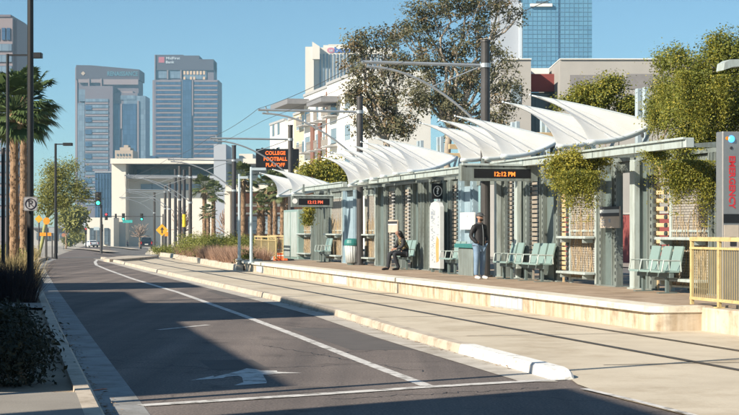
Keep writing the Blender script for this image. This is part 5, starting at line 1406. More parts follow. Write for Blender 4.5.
part(t, b, 'light_strip', 'granite_pink', [(119, 120.6, 103, 128), (136, 137.5, 100, 220)], Y, 8.2, 9.4)
fl_ = [(84.5, 107.5, 98.5 + 6.1 * i, 101.3 + 6.1 * i) for i in range(18)]
part(t, b, 'window_band', 'glass_pale', fl_, Y, 4.2, 5)
part(t, b, 'spandrel_band', 'granite_pink', [(84.5, 107.5, 102 + 6.1 * i, 103.6 + 6.1 * i) for i in range(17)], Y, 4.4, 5)
part(t, b, 'window_band', 'glass_blue', [(84.5, 91, 105 + 12.2 * i, 109.5 + 12.2 * i) for i in range(8)], Y, 3.9, 4.2)
o = at(118, 71, Y); mb = MB(); mb.text('RENAISSANCE', 5.6, (o.x, Y + 27.9, o.z), (1, 0, 0), (0, 0, 1), (0, -1, 0), .3, sx=.78, bold=.1); mb.build('lettering', 'letter_teal', t, b)
o = at(77.8, 70.5, Y); mb = MB(); mb.slab([(-2, 0), (0, 2), (2, 0), (0, -2)], (1, 0, 0), (0, 0, 1), (0, -1, 0), (o.x, Y + 27.9, o.z), .3); mb.build('emblem', 'stone_tan', t, b)
# ---- right tower of the pair
Y = 1650; t, b = house('office_tower', 'striped blue-grey office tower with a sign on its crown, right of the two big towers', 'tower', 185, Y)
part(t, b, 'main_slab', 'granite_grey', [(152.5, 217.5, 79, 245)], Y, 10, 50, True)
part(t, b, 'upper_slab', 'granite_grey', [(154.5, 212.5, 60, 80)], Y, 14, 48)
part(t, b, 'crown', 'granite_dark', [(154, 182, 53.5, 69), (182, 198, 54.3, 69), (198, 212.5, 58, 69)], Y, 12, 48)
part(t, b, 'edge_pier', 'granite_pink', [(153, 154, 53.5, 80), (151, 152.5, 79, 245)], Y, 11, 46)
part(t, b, 'upper_glass', 'glass_pale', [(156, 165, 69.5, 77), (168, 179, 69.5, 77), (182, 205, 69.5, 78)], Y, 13, 14)
part(t, b, 'fin', 'granite_pink', [(165.5, 166.8, 69, 78), (179, 180.2, 69, 78)], Y, 11.5, 14)
part(t, b, 'lit_tint_window', 'glass_lit_tint', [(182 + 3.3 * i, 184 + 3.3 * i, 69.8, 73.4) for i in range(7)] + [(182 + 3.3 * i, 184 + 3.3 * i, 75.6, 78.4) for i in (0, 2, 3, 6)], Y, 12.4, 13)  # panes look lit through their base colour alone
part(t, b, 'window_band', 'glass_blue', [(x0, x1, 81.2 + 4.55 * i, 83.6 + 4.55 * i) for i in range(34) for x0, x1 in ((154.5, 180), (193, 217))], Y, 9.4, 10)
part(t, b, 'spandrel_band', 'granite_pink', [(x0, x1, 79.6 + 4.55 * i, 81.0 + 4.55 * i) for i in range(34) for x0, x1 in ((156, 179.5), (193, 216.5))], Y, 9.1, 10)
part(t, b, 'centre_glass', 'glass_blue', [(181.5, 190.5, 79, 245)], Y, 8.6, 10)
part(t, b, 'light_strip', 'granite_pink', [(191, 192.2, 79, 115)], Y, 8.4, 10)
part(t, b, 'podium', 'glass_blue', [(140, 156, 156, 245)], Y, -6, 20, True)
o = at(168, 57.5, Y); mb = MB(); mb.text('MidFirst', 3.6, (o.x + 3.4, Y + 11.9, o.z + .4), (1, 0, 0), (0, 0, 1), (0, -1, 0), .3, sx=1.15, bold=.06); mb.text('Bank', 3.6, (o.x + .4, Y + 11.9, o.z - 3.4), (1, 0, 0), (0, 0, 1), (0, -1, 0), .3, sx=1.15, bold=.06); mb.build('lettering', 'letter_white', t, b)
o = at(160, 58.6, Y); mb = MB(); mb.box(o.x - 2.8, o.x + 2.8, Y + 11.7, Y + 12, o.z - 2.8, o.z + 2.8); mb.build('emblem', 'logo_red', t, b)
# ---- old stepped stone building and blue slab between them
Y = 1150; t, b = house('stone_building', 'old tan stone building with a stepped top between the two big towers', 'building', 124, Y)
part(t, b, 'wall', 'stone_tan', [(114, 132, 150, 245)], Y, 4, 30, True); part(t, b, 'upper_storey', 'stone_tan', [(118.5, 129, 147, 151)], Y, 6, 24); part(t, b, 'pinnacle', 'stone_tan', [(122, 126.5, 144.5, 148)], Y, 8, 20)
part(t, b, 'window', 'win_dark', [(116 + 3 * i, 117.3 + 3 * i, 153.5 + 4 * j, 155.5 + 4 * j) for i in range(5) for j in range(4)], Y, 3.5, 4)
Y = 800; t, b = house('office_block', 'plain dark blue block standing in front of the left big tower', 'building', 104, Y)
part(t, b, 'wall', 'glass_blue', [(95, 113.5, 172, 245)], Y, 0, 18, True); part(t, b, 'parapet', 'civic_grey', [(94.8, 113.7, 171.4, 172.6)], Y, -.4, 18.4)
part(t, b, 'mullion', 'tower_mullion', [(98 + 3 * i, 98.25 + 3 * i, 174, 245) for i in range(5)], Y, -.3, 0)
# ---- corner of a tower at the left edge
Y = 700; t, b = house('office_tower', 'pinkish glass tower cut off by the top left edge of the picture', 'tower', 2, Y)
part(t, b, 'main_slab', 'granite_pink', [(-40, 12.5, 16, 245)], Y, 0, 30, True); part(t, b, 'rounded_bay', 'granite_pink', [(12.5, 15.5, 19, 245)], Y, 3, 26, True)
part(t, b, 'window_band', 'glass_pale', [(-40, 12, 44 + 11 * i, 51 + 11 * i) for i in range(16)], Y, -.6, 0)
part(t, b, 'tall_window', 'glass_blue', [(-12, -8, 28, 40), (-5, -1, 28, 40), (2, 5.4, 28, 40), (7, 10.2, 28, 40)], Y, -.6, 0)
part(t, b, 'parapet', 'granite_grey', [(-40, 11, 14.8, 17)], Y, -.5, 30)
# ---- long white civic building
Y = 430; t, b = house('civic_building', 'long low white building with deep roof overhang below the two towers', 'building', 175, Y)
part(t, b, 'roof', 'civic_white', [(114, 262, 159.5, 164.5)], Y, -6, 80)
part(t, b, 'wall', 'civic_white', [(128, 240, 164.5, 176)], Y, 12, 70); part(t, b, 'window_band', 'glass_blue', [(131, 214, 168, 174)], Y, 11.4, 12)
part(t, b, 'wing', 'civic_white', [(114, 128, 164, 245)], Y, -4, 60, True); part(t, b, 'lower_hall', 'civic_white', [(128, 262, 178, 245)], Y, 2, 60, True)
part(t, b, 'canopy', 'civic_grey', [(126, 240, 175.5, 178.4)], Y, -3, 30)
part(t, b, 'window_band', 'glass_pale', [(140, 200, 184, 190), (222, 258, 196, 204)], Y, 1.4, 2)
part(t, b, 'stair_tower', 'civic_grey', [(217, 229, 146, 245)], Y, -9, 8, True)
part(t, b, 'roof_box', 'civic_white', [(236, 250, 152, 160)], Y, 10, 40)
part(t, b, 'lower_wing', 'civic_white', [(96, 122, 218, 248)], Y, -14, -5, True); part(t, b, 'doorway', 'win_dark', [(99, 103, 228, 244), (106, 110, 228, 244), (113, 117, 228, 244)], Y, -14.4, -14)
# ---- far bridge across the road
Y = 620; t, b = house('road_bridge', 'pale blue-grey bridge crossing the road far in the distance', 'bridge', 92, Y)
part(t, b, 'deck', 'civic_grey', [(56, 118, 221.5, 227.5)], Y, 0, 14); part(t, b, 'parapet', 'civic_white', [(56, 118, 220.4, 221.5)], Y, -.5, 14.5)
for x in (60, 70.5, 79, 108, 116): part(t, b, 'pier', 'civic_grey', [(x, x + 1.8, 227, 246)], Y, 2, 10, True)
# ---- low buildings closing the street at the far left
Y = 520; t, b = house('low_building', 'row of low pale shop fronts far behind the orange works signs', 'building', 60, Y)
part(t, b, 'wall', 'stucco_beige', [(20, 92, 228, 248)], Y, 20, 50, True); part(t, b, 'roof', 'roof_grey', [(19, 93, 226.8, 228.2)], Y, 18, 52); part(t, b, 'window', 'win_dark', [(24 + 8 * i, 29 + 8 * i, 233, 240) for i in range(8)], Y, 19.5, 20)
# ---- brick building across the side street
Y = 205; t, b = house('shop_building', 'low red brick building with a pale flat roof behind the palms', 'building', 266, Y)
part(t, b, 'wall', 'brick_red', [(230, 345, 192, 246)], Y, 6, 30, True); part(t, b, 'roof', 'civic_white', [(224, 350, 184.5, 191)], Y, 2, 32)
part(t, b, 'cornice', 'stucco_white', [(230, 345, 203, 206), (230, 345, 212, 214)], Y, 5.6, 6); part(t, b, 'column', 'civic_white', [(222.5, 228, 191, 246), (336, 340, 191, 246)], Y, 3, 6.5, True)
part(t, b, 'window', 'win_pale', [(233 + 12 * i, 242 + 12 * i, 216, 234) for i in range(8)], Y, 5.4, 6)
# ---- bank tower, white
Y = 950; t, b = house('bank_tower', 'white bank tower with a blue sign peeping over the apartment roof', 'tower', 330, Y)
part(t, b, 'side_pier', 'civic_white', [(305.5, 314, 47.5, 245)], Y, -4, 40, True)
mb = MB(); q = [at(312.5, 42.5, Y), at(320, 47.5, Y), at(320, 60, Y), at(312.5, 60, Y)]; mb.slab([(p.x, p.z) for p in q], (1, 0, 0), (0, 0, 1), (0, 1, 0), (0, Y - 5, 0), 40); mb.build('sloping_crown', 'civic_white', t, b)
part(t, b, 'main_slab', 'civic_white', [(313, 392, 47.5, 245)], Y, 0, 40, True)
part(t, b, 'roof_screen', 'civic_white', [(323, 350, 44, 48), (328, 345, 43.2, 44.2)], Y, 6, 30)
part(t, b, 'window_strip', 'glass_pale', [(319.5 + 3.4 * i, 321.2 + 3.4 * i, 54, 200) for i in range(21)], Y, -.5, 0)
o = at(331, 50.3, Y); mb = MB(); mb.slab([(2.2 * cos(a) * 1.0, 1.55 * sin(a)) for a in [2 * pi * i / 18 for i in range(18)]], (1, 0, 0), (0, 0, 1), (0, -1, 0), (o.x, Y - .02, o.z), .3); mb.build('emblem', 'letter_rose', t, b)
mb = MB(); mb.text('us', 2.4, (o.x, Y - .33, o.z), (1, 0, 0), (0, 0, 1), (0, -1, 0), .2, bold=.08); mb.build('lettering', 'letter_white', t, b)
o = at(343.5, 50.0, Y); mb = MB(); mb.text('bank', 4.6, (o.x, Y - .02, o.z), (1, 0, 0), (0, 0, 1), (0, -1, 0), .3, bold=.12, sx=1.2); mb.build('lettering', 'letter_blue', t, b)
# ---- blue glass tower, upper right
Y = 620; t, b = house('glass_tower', 'tall blue glass tower rising out of the picture at upper right', 'tower', 556, Y)
part(t, b, 'main_slab', 'tower_blue_glass', [(523, 592, -22, 245)], Y, 0, 40, True); part(t, b, 'side_core', 'civic_grey', [(499, 520, -12, 245)], Y, 6, 44, True); part(t, b, 'edge_pier', 'letter_white', [(520, 522.6, 2, 245)], Y, 2, 40, True)
part(t, b, 'mullion', 'tower_mullion', [(523 + 4.6 * i, 523.22 + 4.6 * i, -22, 90) for i in range(1, 15)], Y, -.12, 0)
part(t, b, 'floor_line', 'tower_mullion', [(523, 592, 3 + 4.4 * i, 3.3 + 4.4 * i) for i in range(20)], Y, -.16, 0)
part(t, b, 'corner_line', 'glass_blue', [(558.2, 558.9, -22, 90)], Y, -.3, 0)
part(t, b, 'terrace', 'stucco_white', [(530, 552, 4.0, 6.8)], Y, -1.2, 0); part(t, b, 'terrace', 'win_dark', [(536, 548, 1.5, 4.0)], Y, -.6, 0)
# ---- beige building behind the closest shelter
Y = 112; t, b = house('stucco_building', 'plain beige building with a recessed red wall behind the closest sails', 'building', 575, Y)
part(t, b, 'wall', 'stucco_beige', [(503, 531, 59.5, 250), (560, 760, 59.5, 250)], Y, 0, 14, True)
part(t, b, 'back_wall', 'wall_red', [(531, 560, 69, 87)], Y, 3.5, 4.2); part(t, b, 'lower_recess', 'win_dark', [(531, 560, 87.2, 250)], Y, 4.4, 8); part(t, b, 'lintel', 'stucco_white', [(531, 557, 61, 67)], Y, 5, 9)
part(t, b, 'window', 'win_pale', [(511, 521, 85, 104)], Y, -.05, 0); part(t, b, 'panel', 'panel_grey', [(570, 606, 75, 89), (626, 668, 74, 89), (684, 720, 74, 89)], Y, -.06, 0)
part(t, b, 'coping', 'stucco_white', [(502.6, 531.4, 58.6, 59.6), (559.6, 760, 58.6, 59.6)], Y, -.12, 14.1)
# ---- low red wall across the side street
mb = MB(); a, e = V(735, 33), V(546, 33); b = W(33, a)
t = thing('garden_wall', 'low rust-red wall seen through the gaps of the closest shelter', 'wall', (b.x, b.y, 0), TH)
mb.box(0, .3, 0, e - a, -.1, 2.5); mb.build('wall', 'wall_red', t); mb = MB(); mb.box(-.05, .35, -.05, e - a + .05, 2.502, 2.6); mb.build('coping', 'stucco_beige', t)

# ---- apartment block: long facade parallel to the platform
UA = 45.0; va = lambda x: V(x, UA)
bA = (UA, va(372), 0); t = thing('apartment_block', 'white five-storey apartment block with rust and tan strips along the side street', 'building', W(*bA), TH)
def zt(x, y): p = W(UA, va(x)); return zat(y, p.y)
zr = zt(350, 78)
segs = [(262.5, 277, -2.0, 'stucco_white', 1.2), (277, 283, -2.0, 'stucco_white', 1.8), (283, 297, -1.6, 'stucco_tan', 1.6), (297, 304, -1.2, 'stucco_grey', 3.2), (304, 331, -.1, 'stucco_white', 0), (331, 372, 0, 'stucco_white', -.5)]
for x0, x1, dz, m, du in segs:
    mb = MB(); a, e = va(x1), va(x0); mb.box(UA + du, UA + 7, a + .02, e - .02, -.5, zr + dz); o = mb.build('facade', m, t, bA)
    mb = MB(); mb.box(UA + du - .15, UA + du + .35, a + .02, e - .02, zr + dz + .002, zr + dz + .35); mb.build('parapet', 'stucco_grey', t, bA)
for x0, x1, dz in ((291, 309, -.6), (329.5, 345, -2.0)):
    mb = MB(); mb.box(UA - 3.0, UA + 6, va(x1), va(x0), zr + dz - .7, zr + dz); mb.build('roof_overhang', 'roof_grey', t, bA)
for x0, x1 in ((312, 314.8), (319.6, 322)):
    mb = MB(); mb.box(UA - .25, UA - .01, va(x1), va(x0), 1, zr - 4.4); mb.build('rust_strip', 'stucco_rust', t, bA)
mb = MB(); mb.box(UA - .06, UA - .003, va(327.6), va(326.2), 1, zr - .6); mb.build('rust_strip', 'stucco_rust', t, bA)
wins = [(265, 267.5, 1.2), (270, 272.6, 1.2), (286, 288.6, 1.6), (291.5, 294, 1.6), (299, 302.5, 3.2), (305.5, 310.5, 0), (316, 319, 0), (323.2, 325.6, 0), (328.2, 330, 0), (335, 341, -.5), (349, 355, -.5), (361, 367, -.5)]
for x0, x1, du in wins:
    for f in range(5):
        z0 = 1.2 + f * 3.75; a, e = va(x1), va(x0); u0 = UA + du
        mb = MB(); mb.box(u0 - .06, u0 - .004, a, e, z0, z0 + 2.1); w_ = mb.build('window', 'stucco_white', t, bA)
        mb = MB(); mb.box(u0 - .08, u0 - .062, a + .12, e - .12, z0 + .12, z0 + 1.98); mb.build('pane', 'win_pale' if (f + int(x0)) % 3 else 'win_dark', w_, bA)
        if int(x0) in (305, 316, 299, 323, 335) and f < 5:
            mb = MB(); mb.box(u0 - 1.3, u0 - .01, a - .3, e + .3, z0 - .35, z0 - .2); o = mb.build('balcony', 'stucco_grey', t, bA)
            mb = MB()
            for k in range(9): mb.box(u0 - 1.28, u0 - 1.24, a - .28 + (e - a + .5) * k / 8, a - .24 + (e - a + .5) * k / 8, z0 - .2, z0 + .85)
            mb.box(u0 - 1.30, u0 - 1.22, a - .3, e + .3, z0 + .85, z0 + .92); mb.box(u0 - 1.25, u0 - 1.23, a - .3, e + .3, z0 - .1, z0 + .6); mb.build('guard_rail', 'balcony_metal', o, bA)

# ---- buildings on the left, out of the picture, that shade the road
def lbox(mb, w0, w1, v0, v1, h):
    r = Vector((-.203, .979)); nr = Vector((.979, .203)); pts = [nr * w_ + r * v_ for w_, v_ in ((w0, v0), (w1, v0), (w1, v1), (w0, v1))]
    return mb.prism([(p.x, p.y) for p in pts], -.1, h)
te = math.tan(EL); ln = LX * .979 + LY * .203; lr = -LX * .203 + LY * .979
W0 = -9.0
def reach(wr): return (wr - W0) / ln * te
nb = Vector((.979, .203)) * (W0 - 5) + Vector((-.203, .979)) * 25
t = thing('shading_building', 'tan office building beside the left pavement, out of the picture', 'building', (nb.x, nb.y, 0)); b = (nb.x, nb.y, 0)
blocks = [(12.7, 26.0, reach(2.95)), (26.01, 32.6, reach(6.35)), (32.61, 41.6, reach(2.95)), (41.61, 43.6, reach(-.5)), (43.61, 48.6, reach(5.4))]
for v0, v1, h in blocks:
    mb = MB(); lbox(mb, W0 - 12, W0, v0, v1, h); mb.build('wall', 'shade_block', t, b)
    mb = MB(); v = v0 + .8
    while v + 1.6 < v1:
        z = 1.0
        while z + 1.6 < h: lbox_ = None; r = Vector((-.203, .979)); nr = Vector((.979, .203)); p = nr * (W0 + .01) + r * v; mb.slab([(0, 0), (1.4, 0), (1.4, 1.5), (0, 1.5)], (r.x, r.y, 0), (0, 0, 1), (nr.x, nr.y, 0), (p.x, p.y, z), .03); z += 3.0
        v += 2.4
    if mb.v: mb.build('windows', 'win_dark', t, b)
# unseen block added behind the viewer's left to shade the crossing's very front
t = thing('shading_building', 'unseen block added behind the left pavement to shade the crossing front', 'building', (-14, -2, 0)); b = (-14, -2, 0)
q = Vector(gp(360, 404)); q2 = Vector(gp(612, 400))
hb_ = 9.0; d = hb_ / te; e1 = q2 - Vector((LX, LY)) * d; d1 = Vector((LX, LY)); 
far_edge = q - d1 * 30
c1 = e1; dirn = Vector((-.203, .979)); nn = Vector((-LY, LX))
# far side runs along the light; right side runs parallel to the road
k = (q - c1).dot(nn) / dirn.dot(nn); c2 = c1 + dirn * k
L2 = Vector((LX, LY)) * 12
mb = MB(); mb.prism([tuple(c1 - dirn * 14), tuple(c2), tuple(c2 - L2), tuple(c1 - dirn * 14 - L2)], -.1, hb_); mb.build('wall', 'shade_block', t, b, recalc=True)

# ================================================================ people and vehicles
def skin(verts, edges, m, parent, name, sub=2, root=0):
    me = bpy.data.meshes.new('tmp'); bm = bmesh.new(); lay = bm.verts.layers.skin.verify()
    vs = []
    for i, (p, r) in enumerate(verts):
        v = bm.verts.new(p); v[lay].radius = (r, r) if not isinstance(r, tuple) else r; v[lay].use_root = (i == root); vs.append(v)
    for a, b in edges: bm.edges.new((vs[a], vs[b]))
    bm.to_mesh(me); bm.free(); ob = bpy.data.objects.new('tmp', me); C.objects.link(ob)
    sk = ob.modifiers.new('s', 'SKIN'); sk.branch_smoothing = .4; sk.use_smooth_shade = True
    sb = ob.modifiers.new('d', 'SUBSURF'); sb.levels = sub; sb.render_levels = sub
    dg = bpy.context.evaluated_depsgraph_get(); dg.update()
    m2 = bpy.data.meshes.new_from_object(ob.evaluated_get(dg)); m2.name = name
    bpy.data.objects.remove(ob); bpy.data.meshes.remove(me)
    for p in m2.polygons: p.use_smooth = True
    m2.materials.clear(); m2.materials.append(M[m])
    o = bpy.data.objects.new(name, m2); C.objects.link(o); o.parent = parent
    return o
def chain(*idx): return [(a, b) for a, b in zip(idx, idx[1:])]
def rotp(p, c, ax, ang):
    p = Vector(p) - Vector(c); p.rotate(Quaternion(ax, ang)); return p + Vector(c)

# ---- standing man: dark jacket, jeans, cap, hands in jacket pockets
p = at(479.5, 279, 44.2); t = thing('person', 'standing man in cap, black jacket and blue jeans, hands in jacket pockets', 'person', (p.x, p.y, PZ), radians(34))
sk = [((0, 0, .93), .09), ((0, .0, 1.10), .09), ((0, .01, 1.30), .095), ((0, .01, 1.43), .058), ((0, -.005, 1.49), .052), ((0, -.03, 1.555), .062), ((0, -.025, 1.62), .082), ((0, -.01, 1.68), .072)]
E = chain(0, 1, 2, 3, 4, 5, 6, 7)
def limbs(sk, E, side):
    k = len(sk)
    sk += [((side * .10, 0, .86), .085), ((side * .105, -.015, .48), .058), ((side * .10, .02, .10), .042), ((side * .115, -.06, .05), .036), ((side * .125, -.15, .035), .03),
           ((side * .15, .012, 1.36), .042), ((side * .235, .05, 1.14), .036), ((side * .19, -.05, 1.0), .030), ((side * .125, -.085, .97), .032), ((side * .10, -.09, .94), .026)]
    E += [(0, k)] + chain(k, k + 1, k + 2, k + 3, k + 4) + [(2, k + 5)] + chain(k + 5, k + 6, k + 7, k + 8, k + 9)
    # thumb and fingers curled inside the pocket
    for j, (dx, dz) in enumerate(((-.02, -.055), (-.007, -.065), (.007, -.06), (.02, -.05))):
        n_ = len(sk); sk += [((side * (.095 + dx), -.085, .93 + dz * .5), .0095), ((side * (.09 + dx), -.08, .93 + dz), .008)]; E += [(k + 9, n_), (n_, n_ + 1)]
    n_ = len(sk); sk += [((side * .08, -.085, .965), .0105), ((side * .065, -.08, .945), .009)]; E += [(k + 8, n_), (n_, n_ + 1)]
limbs(sk, E, -1); limbs(sk, E, 1)
n_ = len(sk); sk += [((0, -.105, 1.60), .014), ((0, -.122, 1.588), .012)]; E += [(6, n_), (n_, n_ + 1)]       # nose
for sd_ in (-1, 1):
    n_ = len(sk); sk += [((sd_ * .088, .0, 1.61), .016), ((sd_ * .094, .008, 1.63), .013)]; E += [(6, n_), (n_, n_ + 1)]   # ears
skin(sk, E, 'skin_tan', t, 'body')
ja = [((0, -.01, .85), (.165, .135)), ((0, -.01, .93), (.168, .14)), ((0, .0, 1.10), (.165, .125)), ((0, .01, 1.28), (.18, .13)), ((0, .01, 1.40), (.13, .10)), ((0, .0, 1.475), .068)]
JE = chain(0, 1, 2, 3, 4, 5)
for sd_ in (-1, 1):
    k = len(ja); ja += [((sd_ * .175, .01, 1.365), .076), ((sd_ * .215, .035, 1.25), .068), ((sd_ * .245, .055, 1.13), .06), ((sd_ * .23, -.02, 1.04), .052), ((sd_ * .185, -.085, .975), .046), ((sd_ * .15, -.105, .955), .046)]
    JE += [(4, k)] + chain(k, k + 1, k + 2, k + 3, k + 4, k + 5)
skin(ja, JE, 'jacket_black', t, 'jacket', root=2)
mb = MB(); mb.tube([(0, -.155, .86), (0, -.16, 1.05), (0, -.15, 1.25), (0, -.118, 1.42)], .006, 6); mb.build('zip', 'galvanised', t)
skin([((-.05, -.05, 1.45), .028), ((0, -.07, 1.43), .028), ((.05, -.05, 1.45), .028), ((.06, .03, 1.465), .028), ((0, .07, 1.47), .03), ((-.06, .03, 1.465), .028)], chain(0, 1, 2, 3, 4, 5, 0), 'sleeve_grey', t, 'collar')
jn = [((0, 0, .90), .125)]; je = []
for sd_ in (-1, 1):
    k = len(jn); jn += [((sd_ * .092, 0, .84), .105), ((sd_ * .105, -.015, .48), .078), ((sd_ * .10, .015, .20), .066), ((sd_ * .10, .01, .075), .066)]; je += [(0, k)] + chain(k, k + 1, k + 2, k + 3)
skin(jn, je, 'denim', t, 'jeans')
for sd_ in (-1, 1):
    skin([((sd_ * .10, .05, .05), .045), ((sd_ * .105, -.03, .055), .05), ((sd_ * .12, -.13, .04), .045), ((sd_ * .127, -.2, .033), .032)], chain(0, 1, 2, 3), 'shoe_white', t, 'shoe')
mb = MB(); N = 16; vs_ = []; fs_ = []
for j in range(7):
    ph = pi / 2 * j / 6
    for i in range(N): q = 2 * pi * i / N; vs_.append((.102 * cos(ph) * cos(q), -.012 + .112 * cos(ph) * sin(q), 1.645 + .095 * sin(ph)))
for j in range(6):
    for i in range(N): fs_.append((j * N + i, j * N + (i + 1) % N, j * N + N + (i + 1) % N, j * N + N + i))
mb.add(vs_, fs_); mb.slab([(-.085, -.07), (-.075, -.17), (-.04, -.215), (.04, -.215), (.075, -.17), (.085, -.07)], (1, 0, 0), (0, 1, 0), (0, 0, 1), (0, 0, 1.642), .012)
mb.build('cap', 'cap_grey', t, smooth=False)
skin([((-.055, -.07, 1.545), .022), ((0, -.095, 1.535), .03), ((.055, -.07, 1.545), .022)], chain(0, 1, 2), 'hair_black', t, 'beard', root=1)
mb = MB()
for sd_ in (-1, 1): mb.sphere((sd_ * .033, -.099, 1.622), .011, 8, 6)
mb.build('eyes', 'ink', t)
mb = MB(); mb.tube([(-.022, -.112, 1.563), (0, -.118, 1.561), (.022, -.112, 1.563)], .006, 6); mb.build('mouth', 'brick_red', t)

# ---- seated woman: long dark hair, patterned scarf, dark clothes, hands clasped over her knees
p = at(405, 270, 54.2); t = thing('person', 'seated woman with long dark hair and patterned wrap, hands clasped on her knees', 'person', (p.x, p.y, PZ), radians(-62))
sk = [((0, .02, .56), .09), ((0, -.03, .72), .08), ((0, -.13, .93), .085), ((0, -.20, 1.04), .06), ((0, -.225, 1.09), .045), ((0, -.27, 1.135), .058), ((0, -.265, 1.20), .078), ((0, -.25, 1.255), .068)]
E = chain(0, 1, 2, 3, 4, 5, 6, 7)
for sd_, ky, fy in ((-1, -.50, -.62), (1, -.46, -.36)):
    k = len(sk)
    sk += [((sd_ * .09, -.05, .55), .085), ((sd_ * .10, ky, .54), .06), ((sd_ * .10, fy + .07, .10), .042), ((sd_ * .105, fy - .0, .05), .036), ((sd_ * .11, fy - .12, .035), .028),
           ((sd_ * .13, -.15, .965), .04), ((sd_ * .20, -.20, .76), .034), ((sd_ * .05, -.40, .665), .029), ((sd_ * .025, -.455, .655), .030)]
    E += [(0, k)] + chain(k, k + 1, k + 2, k + 3, k + 4) + [(2, k + 5)] + chain(k + 5, k + 6, k + 7, k + 8)
    for j in range(4):
        q = (j - 1.5) * .015; n_ = len(sk)
        sk += [((sd_ * .012, -.485 + abs(q) * .3, .655 + q), .0095), ((-sd_ * .018, -.50 + abs(q) * .4, .648 + q), .0085), ((-sd_ * .04, -.485, .642 + q), .0075)]
        E += [(k + 8, n_), (n_, n_ + 1), (n_ + 1, n_ + 2)]
    n_ = len(sk); sk += [((sd_ * .012, -.455, .69), .0105), ((-sd_ * .006, -.475, .70), .009)]; E += [(k + 8, n_), (n_, n_ + 1)]
n_ = len(sk); sk += [((0, -.345, 1.185), .013), ((0, -.36, 1.172), .011)]; E += [(6, n_), (n_, n_ + 1)]
skin(sk, E, 'skin_tan', t, 'body')
skin([((0, .04, .57), .15), ((0, -.02, .74), .14), ((0, -.12, .93), .142), ((0, -.185, 1.035), .085)], chain(0, 1, 2, 3), 'scarf_pattern', t, 'wrap')
for sd_ in (-1, 1):
    skin([((sd_ * .09, -.13, .97), .08), ((sd_ * .155, -.15, .95), .075), ((sd_ * .205, -.20, .76), .06), ((sd_ * .09, -.36, .675), .044)], chain(0, 1, 2, 3), 'jacket_black', t, 'sleeve')
jn = [((0, .02, .56), .14)]; je = []
for sd_, ky, fy in ((-1, -.50, -.62), (1, -.46, -.36)):
    k = len(jn); jn += [((sd_ * .092, -.07, .55), .105), ((sd_ * .10, ky, .535), .08), ((sd_ * .10, (ky + fy) / 2 + .03, .30), .066), ((sd_ * .10, fy + .06, .12), .06), ((sd_ * .10, fy + .065, .06), .062)]; je += [(0, k)] + chain(k, k + 1, k + 2, k + 3, k + 4)
    skin([((sd_ * .10, fy + .10, .05), .044), ((sd_ * .105, fy + .02, .055), .048), ((sd_ * .11, fy - .10, .04), .042), ((sd_ * .112, fy - .17, .032), .03)], chain(0, 1, 2, 3), 'boot_black', t, 'boot')
skin(jn, je, 'trousers_dark', t, 'trousers')
hv = [((0, -.235, 1.275), .088), ((0, -.19, 1.22), .098), ((0, -.13, 1.10), .085), ((0, -.06, .97), .075), ((0, -.01, .84), .045), ((-.085, -.225, 1.17), .036), ((-.095, -.215, 1.04), .032), ((.085, -.225, 1.17), .036), ((.095, -.215, 1.04), .032)]
skin(hv, chain(0, 1, 2, 3, 4) + [(1, 5), (5, 6), (1, 7), (7, 8)], 'hair_black', t, 'hair', root=1)
mb = MB()
for sd_ in (-1, 1): mb.sphere((sd_ * .03, -.337, 1.205), .010, 8, 6)
mb.build('eyes', 'ink', t)
mb = MB(); mb.tube([(-.02, -.338, 1.142), (0, -.344, 1.14), (.02, -.338, 1.142)], .006, 6); mb.build('mouth', 'brick_red', t)

